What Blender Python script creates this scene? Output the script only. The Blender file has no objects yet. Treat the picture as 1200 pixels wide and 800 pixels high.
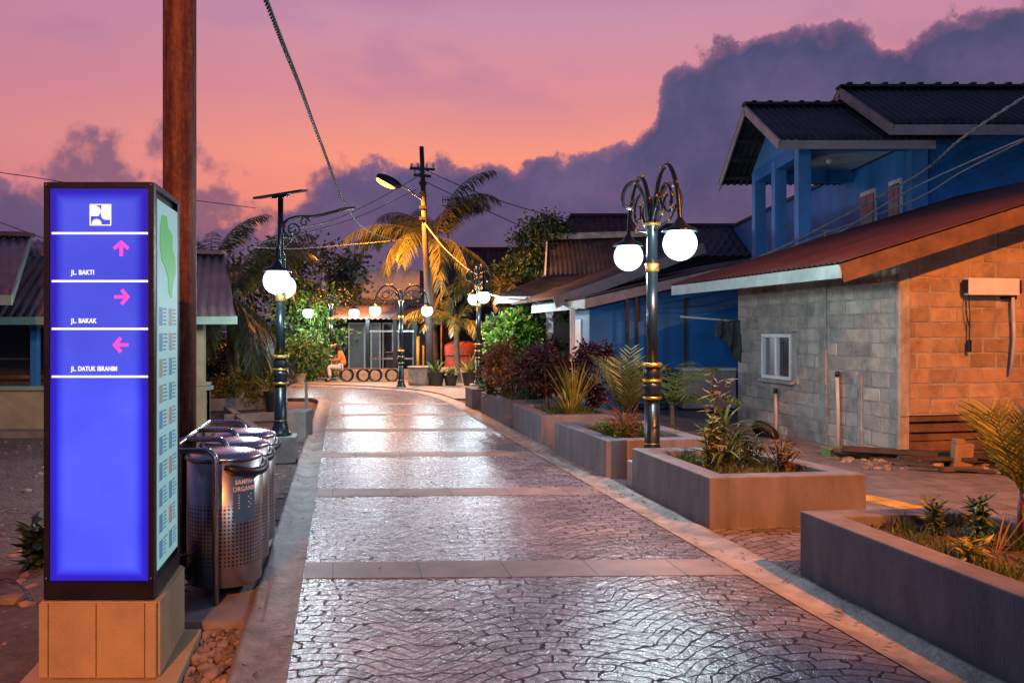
import bpy, bmesh, math, random
from mathutils import Vector, Matrix, Quaternion
R = random.Random(7)
sc = bpy.context.scene
COL = sc.collection
PI = math.pi
CAMH = 1.75
HOR = 387.0
F = 1000.0

def V(*a): return Vector(a)
def P(px, py, Y):                       # point at depth Y seen at photo pixel (1200x800)
    return Vector(((px-600)/F*Y, Y, CAMH-(py-HOR)/F*Y))
def G(px, py, z=0.0):                   # point on a level at height z
    Y = (CAMH-z)*F/(py-HOR)
    return Vector(((px-600)/F*Y, Y, z))
def lin(c):
    c /= 255.0
    return c/12.92 if c <= 0.04045 else ((c+0.055)/1.055)**2.4
def S(r, g, b): return (lin(r), lin(g), lin(b), 1.0)

# ------------------------------------------------------------------ mesh helper
class MB:
    def __init__(s): s.v = []; s.f = []
    def add(s, vs, fs):
        n = len(s.v)
        s.v += [tuple(v) for v in vs]
        s.f += [tuple(i+n for i in f) for f in fs]
        return s
    def box(s, c, size, rot=None):
        hx, hy, hz = size[0]/2, size[1]/2, size[2]/2
        vs = [Vector((x, y, z)) for z in (-hz, hz) for x, y in ((-hx,-hy),(hx,-hy),(hx,hy),(-hx,hy))]
        if rot is not None: vs = [rot @ v for v in vs]
        c = Vector(c)
        return s.add([v+c for v in vs], [(3,2,1,0),(4,5,6,7),(0,1,5,4),(1,2,6,5),(2,3,7,6),(3,0,4,7)])
    def prism(s, poly, z0, z1):
        n = len(poly)
        a = sum(poly[i][0]*poly[(i+1)%n][1]-poly[(i+1)%n][0]*poly[i][1] for i in range(n))
        if a < 0: poly = list(reversed(poly))
        vs = [(p[0], p[1], z0) for p in poly]+[(p[0], p[1], z1) for p in poly]
        fs = [tuple(reversed(range(n))), tuple(range(n, 2*n))]
        fs += [(i, (i+1)%n, n+(i+1)%n, n+i) for i in range(n)]
        return s.add(vs, fs)
    def beam(s, A, B, w, h, up=(0,0,1)):          # board from A to B, w thick across, h high; A,B is the centre line
        A = Vector(A); B = Vector(B); d = (B-A); L = d.length; d.normalize()
        up = Vector(up); sd = d.cross(up).normalized(); u = sd.cross(d).normalized()
        m = Matrix((sd, d, u)).transposed()
        return s.box((A+B)/2, (w, L, h), m)
    def tube(s, pts, r, n=8, caps=True):
        pts = [Vector(p) for p in pts]
        rs = r if isinstance(r, (list, tuple)) else [r]*len(pts)
        prev = None; vs = []; fs = []
        for i, p in enumerate(pts):
            t = (pts[min(i+1, len(pts)-1)]-pts[max(i-1, 0)])
            if t.length < 1e-9: t = Vector((0,0,1))
            t.normalize()
            if prev is None:
                a = Vector((0,0,1)) if abs(t.z) < .9 else Vector((1,0,0))
                nx = t.cross(a).normalized()
            else:
                nx = (prev - t*prev.dot(t))
                if nx.length < 1e-6: nx = t.orthogonal()
                nx.normalize()
            prev = nx; ny = t.cross(nx)
            for k in range(n):
                a = 2*PI*k/n
                vs.append(p+(nx*math.cos(a)+ny*math.sin(a))*rs[i])
        for i in range(len(pts)-1):
            for k in range(n):
                fs.append((i*n+k, i*n+(k+1)%n, (i+1)*n+(k+1)%n, (i+1)*n+k))
        if caps:
            fs.append(tuple(reversed(range(n)))); fs.append(tuple(range((len(pts)-1)*n, len(pts)*n)))
        return s.add(vs, fs)
    def lathe(s, prof, c=(0,0,0), n=20):
        vs = []; fs = []; c = Vector(c)
        for (r, z) in prof:
            for k in range(n):
                a = 2*PI*k/n
                vs.append(c+Vector((r*math.cos(a), r*math.sin(a), z)))
        m = len(prof)
        for i in range(m-1):
            for k in range(n):
                fs.append((i*n+k, i*n+(k+1)%n, (i+1)*n+(k+1)%n, (i+1)*n+k))
        if prof[0][0] > 1e-4: fs.append(tuple(reversed(range(n))))
        if prof[-1][0] > 1e-4: fs.append(tuple(range((m-1)*n, m*n)))
        return s.add(vs, fs)
    def ball(s, c, r, n=20, m=12, squash=(1,1,1), rot=None):
        c = Vector(c); vs = []; fs = []
        for i in range(m+1):
            th = PI*i/m
            for k in range(n):
                a = 2*PI*k/n
                v = Vector((math.sin(th)*math.cos(a)*squash[0], math.sin(th)*math.sin(a)*squash[1], -math.cos(th)*squash[2]))*r
                if rot is not None: v = rot @ v
                vs.append(c+v)
        for i in range(m):
            for k in range(n):
                fs.append((i*n+k, i*n+(k+1)%n, (i+1)*n+(k+1)%n, (i+1)*n+k))
        return s.add(vs, fs)
    def corr(s, A, B, C, D, wl=.12, amp=.02, rows=6, per=6):
        A, B, C, D = (Vector(x) for x in (A, B, C, D))
        L = max((B-A).length, (C-D).length); nx = max(2, int(L/wl*per))
        nrm = (B-A).cross(D-A).normalized()
        if nrm.length < .5: nrm = (C-D).cross(D-A).normalized()
        vs = []; fs = []
        Wd = (B-A).normalized() if (B-A).length > .1 else (C-D).normalized()
        for j in range(rows+1):
            v = j/rows
            for i in range(nx+1):
                u = i/nx
                p = A.lerp(B, u).lerp(D.lerp(C, u), v)
                ph = (p-A).dot(Wd)/wl*2*PI
                vs.append(p+nrm*(amp*math.sin(ph)))
        for j in range(rows):
            for i in range(nx):
                a = j*(nx+1)+i
                fs.append((a, a+1, a+nx+2, a+nx+1))
        return s.add(vs, fs)
    def build(s, name, m, parent=None, smooth=False, origin=None, solid=0, bevel=0):
        vs = s.v
        if origin is not None: vs = [(v[0]-origin[0], v[1]-origin[1], v[2]-origin[2]) for v in vs]
        me = bpy.data.meshes.new(name); me.from_pydata(vs, [], s.f); me.update()
        if smooth:
            me.polygons.foreach_set('use_smooth', [True]*len(me.polygons))
        o = bpy.data.objects.new(name, me); COL.objects.link(o)
        me.materials.append(m)
        if parent is not None: o.parent = parent
        elif origin is not None: o.location = origin
        if solid:
            md = o.modifiers.new('solid', 'SOLIDIFY'); md.thickness = solid; md.offset = -1
        if bevel:
            md = o.modifiers.new('bevel', 'BEVEL'); md.width = bevel; md.segments = 2; md.limit_method = 'ANGLE'
        return o

def tag(o, label, cat, group=None, kind=None):
    if label: o['label'] = label
    if cat: o['category'] = cat
    if group: o['group'] = group
    if kind: o['kind'] = kind
    return o
def thing(name, label, cat, loc=(0,0,0), rz=0, group=None):
    o = bpy.data.objects.new(name, None); COL.objects.link(o)
    o.location = loc; o.rotation_euler = (0, 0, rz); o.empty_display_size = .1
    return tag(o, label, cat, group)
def struct(o): o['kind'] = 'structure'; return o
def kids(o): return [c for c in bpy.data.objects if c.parent == o]
def copy_tree(o, parent=None):
    c = o.copy(); COL.objects.link(c)
    if parent is not None: c.parent = parent
    for ch in kids(o): copy_tree(ch, c)
    return c
def smooth_path(pts, k=6):
    pts = [Vector(p) for p in pts]; out = []
    for i in range(len(pts)-1):
        p0 = pts[max(i-1,0)]; p1 = pts[i]; p2 = pts[i+1]; p3 = pts[min(i+2, len(pts)-1)]
        for j in range(k):
            t = j/k
            out.append(.5*((2*p1)+(p2-p0)*t+(2*p0-5*p1+4*p2-p3)*t*t+(3*p1-p0-3*p2+p3)*t**3))
    out.append(pts[-1]); return out

# ------------------------------------------------------------------ materials
class NT:
    def __init__(s, nt): s.nt = nt
    def n(s, t, **kw):
        nd = s.nt.nodes.new(t)
        for k, v in kw.items():
            if k == 'ins':
                for a, b in v.items():
                    if isinstance(b, bpy.types.NodeSocket): s.nt.links.new(b, nd.inputs[a])
                    else: nd.inputs[a].default_value = b
            else: setattr(nd, k, v)
        return nd
    def math(s, op, a, b=None, c=None, clamp=False):
        nd = s.nt.nodes.new('ShaderNodeMath'); nd.operation = op; nd.use_clamp = clamp
        for i, x in enumerate((a, b, c)):
            if x is None: continue
            if isinstance(x, bpy.types.NodeSocket): s.nt.links.new(x, nd.inputs[i])
            else: nd.inputs[i].default_value = x
        return nd.outputs[0]
    def mix(s, f, a, b, mode='MIX'):
        nd = s.nt.nodes.new('ShaderNodeMix'); nd.data_type = 'RGBA'; nd.blend_type = mode
        for i, x in ((0, f), (6, a), (7, b)):
            if isinstance(x, bpy.types.NodeSocket): s.nt.links.new(x, nd.inputs[i])
            else: nd.inputs[i].default_value = x
        return nd.outputs[2]
    def ramp(s, f, stops, interp='LINEAR'):
        nd = s.nt.nodes.new('ShaderNodeValToRGB'); cr = nd.color_ramp; cr.interpolation = interp
        while len(cr.elements) < len(stops): cr.elements.new(.5)
        for e, (p, c) in zip(cr.elements, stops): e.position = p; e.color = c
        s.nt.links.new(f, nd.inputs[0]); return nd.outputs[0]
    def noise(s, vec, scale, detail=4, rough=.55, dist=0):
        nd = s.n('ShaderNodeTexNoise', ins={'Scale': scale, 'Detail': detail, 'Roughness': rough, 'Distortion': dist})
        if vec is not None: s.nt.links.new(vec, nd.inputs['Vector'])
        return nd
def newmat(name):
    m = bpy.data.materials.new(name); m.use_nodes = True
    nt = m.node_tree; t = NT(nt); b = nt.nodes['Principled BSDF']
    return m, t, b
def c4(c): return tuple(c) if len(c) == 4 else (*c, 1.0)
def dim(c, k): return (min(1, c[0]*k), min(1, c[1]*k), min(1, c[2]*k), 1)
def mat(name, col, rough=.6, metal=0, scale=4, var=.35, bump=.15, bscale=30, col2=None, island=0, spec=.5, stretch=None, coat=0, transl=0, dirt=0):
    m, t, b = newmat(name); L = m.node_tree.links.new
    col = c4(col)
    tc = t.n('ShaderNodeTexCoord'); vec = tc.outputs['Object']
    if stretch:
        mp = t.n('ShaderNodeMapping', ins={'Vector': vec, 'Scale': stretch}); vec = mp.outputs[0]
    n1 = t.noise(vec, scale, 6, .6)
    a = dim(col, 1-var); c = col2 and c4(col2) or dim(col, 1+var)
    colr = t.ramp(n1.outputs[0], [(.3, a), (.7, c)])
    if dirt:
        n3 = t.noise(vec, scale*.35, 5, .65, 1.2)
        f = t.ramp(n3.outputs[0], [(.48, (0,0,0,1)), (.68, (dirt,)*3+(1,))])
        colr = t.mix(f, colr, dim(col, .35))
    if island:
        g = t.n('ShaderNodeNewGeometry')
        k = t.math('MULTIPLY_ADD', g.outputs['Random Per Island'], 2*island, 1-island)
        hs = t.n('ShaderNodeHueSaturation', ins={'Color': colr, 'Value': k})
        h = t.math('MULTIPLY_ADD', g.outputs['Random Per Island'], -.05*island, .5+.025*island)
        L(h, hs.inputs['Hue']); colr = hs.outputs[0]
    L(colr, b.inputs['Base Color'])
    b.inputs['Metallic'].default_value = metal
    n2 = t.noise(vec, bscale, 5, .6)
    rr = t.math('MULTIPLY_ADD', n2.outputs[0], .3, rough-.15, clamp=True); L(rr, b.inputs['Roughness'])
    b.inputs['Specular IOR Level'].default_value = spec
    if coat: b.inputs['Coat Weight'].default_value = coat; b.inputs['Coat Roughness'].default_value = .25
    if bump:
        bp = t.n('ShaderNodeBump', ins={'Strength': bump, 'Distance': .02, 'Height': n2.outputs[0]})
        L(bp.outputs[0], b.inputs['Normal'])
    if transl:
        tr = t.n('ShaderNodeBsdfTranslucent', ins={'Color': colr})
        mx = t.n('ShaderNodeMixShader', ins={0: transl, 1: b.outputs[0], 2: tr.outputs[0]})
        L(mx.outputs[0], m.node_tree.nodes['Material Output'].inputs[0])
    return m
def emit(name, col, strength):
    m, t, b = newmat(name)
    b.inputs['Base Color'].default_value = c4(col)
    b.inputs['Emission Color'].default_value = c4(col)
    b.inputs['Emission Strength'].default_value = strength
    b.inputs['Roughness'].default_value = .5; b.inputs['Specular IOR Level'].default_value = .15
    if strength < 2: b.inputs['Base Color'].default_value = dim(c4(col), .3)
    return m
M = {}
M['plaster'] = mat('planter_plaster', (.15,.145,.165), .75, scale=2.6, var=.3, bump=.3, bscale=45, dirt=.55, stretch=(1.6,1.6,.5))
M['scuff'] = mat('scuffed_plaster', (.075,.058,.055), .85, var=.3, bump=.2)
M['concrete'] = mat('concrete', (.27,.235,.205), .7, scale=2.5, var=.3, bump=.3, bscale=40, dirt=.5)
M['gutter'] = mat('gutter_concrete', (.27,.235,.215), .6, scale=5, var=.4, bump=.6, bscale=22, dirt=.75)
M['pad'] = mat('pad_concrete', (.26,.2,.19), .6, scale=3, var=.25, bump=.2)
M['post'] = mat('lamp_green_metal', (.008,.018,.022), .32, metal=.2, scale=6, var=.3, bump=.08, spec=.6)
M['gold'] = mat('gold_paint', (.55,.33,.07), .35, metal=.8, scale=20, var=.3, bump=.1)
def opal():
    m, t, b = newmat('opal_globe'); nt = m.node_tree
    em = t.n('ShaderNodeEmission', ins={'Color': (.80,.94,1.0,1), 'Strength': 7.0})
    tr = t.n('ShaderNodeBsdfTransparent', ins={'Color': (1,1,1,1)})
    mx = t.n('ShaderNodeMixShader', ins={0: .7, 1: em.outputs[0], 2: tr.outputs[0]})
    nt.links.new(mx.outputs[0], nt.nodes['Material Output'].inputs[0]); return m
M['globe'] = opal()
M['steel'] = mat('stainless', (.55,.5,.5), .25, metal=1, scale=5, var=.12, bump=0)
M['black'] = mat('black_plastic', (.012,.012,.014), .4, var=.2, bump=.05)
M['white'] = mat('white_paint', (.72,.73,.74), .5, var=.1, scale=2, bump=.1, dirt=.3)
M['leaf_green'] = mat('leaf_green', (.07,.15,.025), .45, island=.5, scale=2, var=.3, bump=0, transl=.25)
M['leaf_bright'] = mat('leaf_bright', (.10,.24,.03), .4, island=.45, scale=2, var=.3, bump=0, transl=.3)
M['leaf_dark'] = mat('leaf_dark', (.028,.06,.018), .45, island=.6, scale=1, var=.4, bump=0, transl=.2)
M['leaf_yellow'] = mat('leaf_yellow', (.24,.24,.035), .45, island=.5, scale=2, var=.3, bump=0, transl=.25)
M['leaf_purple'] = mat('leaf_purple', (.032,.010,.022), .45, island=.6, scale=2, var=.4, bump=0, transl=.2)
M['leaf_brown'] = mat('leaf_brown', (.16,.085,.035), .7, island=.5, scale=3, var=.4, bump=0, transl=.15)
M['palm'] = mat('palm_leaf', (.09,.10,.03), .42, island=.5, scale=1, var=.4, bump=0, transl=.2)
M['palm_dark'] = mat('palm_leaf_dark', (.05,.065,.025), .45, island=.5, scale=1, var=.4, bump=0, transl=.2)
M['bark'] = mat('bark', (.12,.09,.06), .85, scale=6, var=.4, bump=.5, bscale=14)
M['stem'] = mat('orange_stem', (.34,.11,.035), .55, scale=8, var=.3, bump=.2)
M['wood'] = mat('old_wood', (.15,.085,.042), .7, scale=3, var=.45, bump=.3, stretch=(1,1,1), bscale=25, dirt=.6)
M['woodlight'] = mat('pale_wood', (.32,.21,.10), .7, scale=3, var=.35, bump=.3)
M['wooddark'] = mat('dark_wood', (.05,.035,.028), .7, scale=3, var=.45, bump=.3)
M['wire'] = mat('cable', (.05,.045,.05), .5, var=.2, bump=0)
M['wirepale'] = mat('pale_cable', (.30,.28,.29), .5, var=.3, bump=0, scale=9)
M['soil'] = mat('soil', (.06,.04,.025), .9, scale=8, var=.5, bump=.6, bscale=40)
M['blue'] = mat('blue_wall_paint', (.022,.19,.52), .6, scale=1.4, var=.2, bump=.12, bscale=45, dirt=.35)
M['bluelight'] = mat('blue_light_paint', (.07,.26,.58), .6, scale=1.4, var=.15, bump=.1)
M['ceil'] = mat('white_ceiling', (.5,.52,.52), .8, scale=1, var=.1, bump=.05)
M['fascia'] = mat('pink_fascia', (.40,.31,.29), .6, scale=2.5, var=.2, bump=.15, dirt=.5)
M['fasciagreen'] = mat('pale_green_fascia', (.42,.52,.46), .6, scale=2.5, var=.2, bump=.15, dirt=.5)
M['mint'] = mat('mint_fascia', (.25,.42,.33), .6, scale=2.5, var=.2, bump=.1)
M['rooftile'] = mat('dark_roof_sheet', (.040,.036,.037), .65, scale=2.2, var=.5, bump=.25, dirt=.4, island=0)
M['roofred'] = mat('red_roof_sheet', (.075,.022,.016), .75, scale=1.6, var=.35, bump=.15, bscale=20, dirt=.45)
M['roofpurple'] = mat('weathered_zinc_roof', (.16,.115,.13), .45, scale=1.5, var=.4, bump=.1, dirt=.6)
M['roofbrown'] = mat('brown_tile_roof', (.10,.035,.03), .7, scale=3, var=.4, bump=.3)
M['cream'] = mat('cream_wall', (.40,.38,.24), .75, scale=2, var=.2, bump=.15, dirt=.4)
M['mauve'] = mat('pale_mauve_wall', (.24,.21,.26), .75, scale=2, var=.12, bump=.1)
M['darkwall'] = mat('dark_wall', (.035,.03,.032), .7, scale=2, var=.3, bump=.1)
M['pot'] = mat('black_pot', (.025,.025,.028), .5, var=.3, bump=.1)
M['potstone'] = mat('stone_pot', (.24,.19,.14), .8, scale=8, var=.35, bump=.4)
M['rubber'] = mat('rubber', (.014,.014,.015), .6, var=.2, bump=.2)
M['polewood'] = mat('grey_pole', (.07,.06,.055), .85, scale=5, var=.4, bump=.3, stretch=(3,3,.5))
M['pvc'] = mat('pvc_pipe', (.50,.48,.44), .4, var=.12, bump=.05, dirt=.3)
M['tarp'] = mat('orange_tarp', (.55,.07,.02), .5, scale=3, var=.35, bump=.3, bscale=8)
M['greenbox'] = mat('green_plastic', (.13,.22,.06), .5, var=.2, bump=.05)
M['yellowbox'] = mat('yellow_plastic', (.45,.26,.03), .5, var=.2, bump=.05)
M['cloth'] = mat('dark_cloth', (.045,.05,.055), .9, scale=5, var=.5, bump=.3)
M['glass'] = mat('dark_glass', (.03,.035,.045), .12, var=.2, bump=0, spec=.8)
M['frosted'] = mat('frosted_glass', (.16,.165,.175), .3, var=.1, bump=0, spec=.6)
M['skin'] = mat('skin', (.36,.19,.12), .55, var=.1, bump=0)
M['cloth_orange'] = mat('orange_cloth', (.55,.17,.03), .85, var=.2, bump=.1)
M['cloth_grey'] = mat('grey_trousers', (.45,.45,.48), .85, var=.15, bump=.1)
M['cloth_black'] = mat('black_scarf', (.012,.011,.013), .85, var=.2, bump=.1)
M['stone'] = mat('loose_stone', (.26,.19,.15), .85, scale=6, var=.4, bump=.4, island=.5)
M['grass'] = mat('grass_blade', (.10,.13,.025), .6, island=.6, scale=2, var=.3, bump=0, transl=.3)
M['sandstone'] = mat('sandstone_cladding', (.47,.33,.17), .65, scale=2.4, var=.22, bump=.18, bscale=60, dirt=.25)
M['signframe'] = mat('sign_frame_metal', (.035,.03,.038), .35, metal=.6, scale=3, var=.3, bump=.05)

# rusty pole
def rusty():
    m, t, b = newmat('rusty_steel'); L = m.node_tree.links.new
    tc = t.n('ShaderNodeTexCoord')
    mp = t.n('ShaderNodeMapping', ins={'Vector': tc.outputs['Object'], 'Scale': (9, 9, 1.1)})
    n1 = t.noise(mp.outputs[0], 2.2, 8, .68)
    n2 = t.noise(tc.outputs['Object'], 26, 6, .6)
    f = t.math('MULTIPLY_ADD', n2.outputs[0], .35, t.math('MULTIPLY', n1.outputs[0], .75))
    c = t.ramp(f, [(.38, (.035,.011,.008,1)), (.52, (.11,.03,.016,1)), (.62, (.2,.062,.022,1)), (.74, (.33,.13,.05,1))])
    L(c, b.inputs['Base Color']); b.inputs['Roughness'].default_value = .62; b.inputs['Metallic'].default_value = .15
    bp = t.n('ShaderNodeBump', ins={'Strength': .35, 'Distance': .01, 'Height': f}); L(bp.outputs[0], b.inputs['Normal'])
    return m
M['rust'] = rusty()

# fan-laid stamped cobbles
UA = math.atan(.21)                       # heading of the street, to the left of the camera axis
U = Vector((-math.sin(UA), math.cos(UA), 0)); W = Vector((math.cos(UA), math.sin(UA), 0))
def cobble():
    m, t, b = newmat('fan_cobbles'); L = m.node_tree.links.new
    g = t.n('ShaderNodeNewGeometry'); pos = g.outputs['Position']
    nz = t.noise(pos, 2.3, 3, .5)
    sep = t.n('ShaderNodeSeparateColor', ins={0: nz.outputs['Color']})
    def dot(vec):
        d = t.n('ShaderNodeVectorMath', operation='DOT_PRODUCT', ins={0: pos, 1: tuple(vec)}); return d.outputs['Value']
    p = t.math('ADD', dot(W), t.math('MULTIPLY_ADD', sep.outputs[0], .2, -.1))
    q = t.math('ADD', dot(U), t.math('MULTIPLY_ADD', sep.outputs[1], .2, -.1))
    fr = t.math('FRACT', t.math('DIVIDE', t.math('ADD', p, 20.35), 1.3))
    par = t.math('MULTIPLY', t.math('MULTIPLY', fr, t.math('SUBTRACT', 1.0, fr)), 4.0)
    s = t.math('SUBTRACT', q, t.math('MULTIPLY', par, .38))
    slope = t.math('MULTIPLY', t.math('SUBTRACT', 1.0, t.math('MULTIPLY', fr, 2.0)), 4*.38/1.3*.85)
    rowf = t.math('MULTIPLY', t.math('FRACT', t.math('DIVIDE', t.math('ADD', s, 65.0), .104)), .104)
    px_ = t.math('ADD', p, t.math('MULTIPLY', slope, rowf))
    nb = t.noise(pos, 8.0, 2, .5); px_ = t.math('ADD', px_, t.math('MULTIPLY_ADD', nb.outputs[0], .10, -.05))
    cx = t.n('ShaderNodeCombineXYZ', ins={0: px_, 1: s, 2: 0.0})
    br = t.n('ShaderNodeTexBrick', offset=.5, squash=1, ins={'Vector': cx.outputs[0], 'Color1': (0,0,0,1), 'Color2': (1,1,1,1), 'Mortar': (.5,.5,.5,1),
          'Scale': 1.0, 'Mortar Size': .0072, 'Mortar Smooth': .4, 'Bias': 0.0, 'Brick Width': .175, 'Row Height': .104})
    rnd = br.outputs['Color']; fac = br.outputs['Fac']
    n2 = t.noise(pos, 1.1, 5, .6, .6); n3 = t.noise(pos, 22, 6, .65)
    stone = t.ramp(n2.outputs[0], [(.3, (.12,.115,.145,1)), (.5, (.185,.175,.21,1)), (.7, (.265,.255,.295,1))])
    k = t.math('MULTIPLY_ADD', t.n('ShaderNodeRGBToBW', ins={0: rnd}).outputs[0], .7, .62)
    k = t.math('MULTIPLY', k, t.math('MULTIPLY_ADD', n3.outputs[0], .9, .55))
    kk = t.n('ShaderNodeCombineColor', ins={0: k, 1: k, 2: k})
    stone = t.mix(1.0, stone, kk.outputs[0], 'MULTIPLY')
    c = t.mix(fac, stone, (.042,.034,.036,1))
    L(c, b.inputs['Base Color'])
    rr = t.math('ADD', t.math('MULTIPLY_ADD', n3.outputs[0], .34, .10), t.math('MULTIPLY', fac, .35)); L(rr, b.inputs['Roughness'])
    L(t.math('MULTIPLY_ADD', fac, -.85, .9), b.inputs['Specular IOR Level'])
    h = t.math('SUBTRACT', t.math('MULTIPLY_ADD', n3.outputs[0], .22, t.math('MULTIPLY', t.n('ShaderNodeRGBToBW', ins={0: rnd}).outputs[0], .3)), t.math('MULTIPLY', fac, .5))
    n4 = t.noise(pos, 5.5, 3, .5)
    h = t.math('ADD', h, t.math('MULTIPLY', n4.outputs[0], .5))
    bp = t.n('ShaderNodeBump', ins={'Strength': 1.0, 'Distance': .022, 'Height': h}); L(bp.outputs[0], b.inputs['Normal'])
    return m
M['cobble'] = cobble()

def ground_mat():
    m, t, b = newmat('bare_earth'); L = m.node_tree.links.new
    g = t.n('ShaderNodeNewGeometry'); pos = g.outputs['Position']
    n1 = t.noise(pos, .45, 6, .6, .5); n2 = t.noise(pos, 9, 8, .7); vo = t.n('ShaderNodeTexVoronoi', ins={'Vector': pos, 'Scale': 26.0})
    f = t.math('MULTIPLY_ADD', n2.outputs[0], .5, t.math('MULTIPLY', n1.outputs[0], .5))
    c = t.ramp(f, [(.34, (.07,.052,.052,1)), (.5, (.18,.12,.11,1)), (.62, (.26,.19,.15,1)), (.75, (.34,.26,.2,1))])
    L(c, b.inputs['Base Color']); b.inputs['Roughness'].default_value = .9
    h = t.math('MULTIPLY_ADD', vo.outputs['Distance'], -.4, n2.outputs[0])
    bp = t.n('ShaderNodeBump', ins={'Strength': .9, 'Distance': .06, 'Height': h}); L(bp.outputs[0], b.inputs['Normal'])
    return m
M['earth'] = ground_mat()

def slab_mat(name, c1, c2, bw, bh, ang=UA, joint=(.06,.05,.045,1), rough=.55):
    m, t, b = newmat(name); L = m.node_tree.links.new
    g = t.n('ShaderNodeNewGeometry')
    mp = t.n('ShaderNodeMapping', ins={'Vector': g.outputs['Position'], 'Rotation': (0,0,-ang)})
    br = t.n('ShaderNodeTexBrick', offset=.5, ins={'Vector': mp.outputs[0], 'Color1': c1, 'Color2': c2, 'Mortar': joint,
          'Scale': 1.0, 'Mortar Size': .006, 'Mortar Smooth': .2, 'Brick Width': bw, 'Row Height': bh})
    n1 = t.noise(g.outputs['Position'], 3.5, 7, .65)
    k = t.ramp(n1.outputs[0], [(.3, (.55,.55,.55,1)), (.7, (1.2,1.2,1.2,1))])
    L(t.mix(1.0, br.outputs['Color'], k, 'MULTIPLY'), b.inputs['Base Color']); b.inputs['Roughness'].default_value = rough
    h = t.math('SUBTRACT', t.math('MULTIPLY', n1.outputs[0], .3), br.outputs['Fac'])
    bp = t.n('ShaderNodeBump', ins={'Strength': .4, 'Distance': .008, 'Height': h}); L(bp.outputs[0], b.inputs['Normal'])
    return m
M['band'] = slab_mat('band_slabs', (.21,.155,.145,1), (.28,.215,.195,1), .62, 5.0)
M['paving'] = slab_mat('grey_paving', (.16,.15,.155,1), (.21,.19,.185,1), .4, .4)
M['tactile'] = slab_mat('yellow_tactile_paving', (.55,.31,.05,1), (.60,.36,.07,1), .3, .3)
M['farroad'] = mat('far_road_surface', (.10,.075,.07), .45, scale=3, var=.35, bump=.4, bscale=18)

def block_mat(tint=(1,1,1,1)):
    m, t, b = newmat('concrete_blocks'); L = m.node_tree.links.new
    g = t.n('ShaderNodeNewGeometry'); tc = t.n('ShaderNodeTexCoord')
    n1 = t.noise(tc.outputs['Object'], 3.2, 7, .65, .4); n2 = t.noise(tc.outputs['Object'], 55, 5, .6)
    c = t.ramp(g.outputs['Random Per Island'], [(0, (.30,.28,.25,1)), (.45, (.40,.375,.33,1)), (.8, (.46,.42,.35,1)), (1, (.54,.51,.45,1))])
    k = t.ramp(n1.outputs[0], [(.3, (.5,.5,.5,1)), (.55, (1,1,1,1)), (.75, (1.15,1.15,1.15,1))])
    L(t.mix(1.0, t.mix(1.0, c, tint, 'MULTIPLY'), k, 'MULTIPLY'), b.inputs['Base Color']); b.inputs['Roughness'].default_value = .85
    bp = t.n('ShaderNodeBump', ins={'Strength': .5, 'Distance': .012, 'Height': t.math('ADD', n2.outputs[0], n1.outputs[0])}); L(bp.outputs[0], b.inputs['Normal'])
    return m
M['block'] = block_mat(); M['block_lamp_tint'] = block_mat((.95,.72,.50,1))  # second copy, for the front wall, has orange lamp glow tinted into its colour
M['mortar'] = mat('mortar_render', (.33,.315,.285), .9, scale=4, var=.35, bump=.5, bscale=25, dirt=.4)

def panel_mat():        # backlit blue panel: backlight fall-off painted in as deep blue border and dimmer top
    m, t, b = newmat('backlit_blue_panel'); L = m.node_tree.links.new
    tc = t.n('ShaderNodeTexCoord'); sp = t.n('ShaderNodeSeparateXYZ', ins={0: tc.outputs['Generated']})
    n1 = t.noise(tc.outputs['Object'], 2.0, 3, .5)
    ex = t.math('MULTIPLY', t.math('MINIMUM', sp.outputs[0], t.math('SUBTRACT', 1.0, sp.outputs[0])), .5)
    ez = t.math('MULTIPLY', t.math('MINIMUM', sp.outputs[2], t.math('SUBTRACT', 1.0, sp.outputs[2])), 2.08)
    d = t.math('SMOOTH_MIN', ex, ez, .02)
    c = t.ramp(t.math('MULTIPLY', d, 10.0), [(0, (.012,.008,.34,1)), (.28, (.012,.012,.62,1)), (.62, (.055,.088,.9,1)), (.8, (.075,.108,.92,1))])
    k = t.ramp(n1.outputs[0], [(.35, (.8,.8,.92,1)), (.65, (1.12,1.12,1.04,1))])
    c = t.mix(1.0, c, k, 'MULTIPLY')
    zf = t.n('ShaderNodeMapRange', ins={'Value': sp.outputs[2], 'From Min': .45, 'From Max': .60, 'To Min': 1.0, 'To Max': .72})
    b.inputs['Base Color'].default_value = (.02,.02,.2,1); L(c, b.inputs['Emission Color']); L(t.math('MULTIPLY', zf.outputs[0], 1.12), b.inputs['Emission Strength'])
    b.inputs['Roughness'].default_value = .25
    return m
M['panel'] = panel_mat()
M['signwhite'] = emit('backlit_white', (.95,.95,1.0), 1.3)
M['signpink'] = emit('backlit_pink', (.92,.09,.62), 1.0)
M['mapbase'] = emit('backlit_map_ground', (.26,.46,.48), .85)
M['mapgreen'] = emit('backlit_map_green', (.10,.42,.12), .75)
M['maptext'] = emit('backlit_map_text', (.10,.2,.26), .5)
M['mapphoto'] = emit('backlit_map_photo', (.09,.25,.42), .6)
M['mapphoto2'] = emit('backlit_map_photo_warm', (.32,.25,.26), .6)
M['sodium'] = emit('sodium_lens', (1.0,.42,.05), 9)

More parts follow.
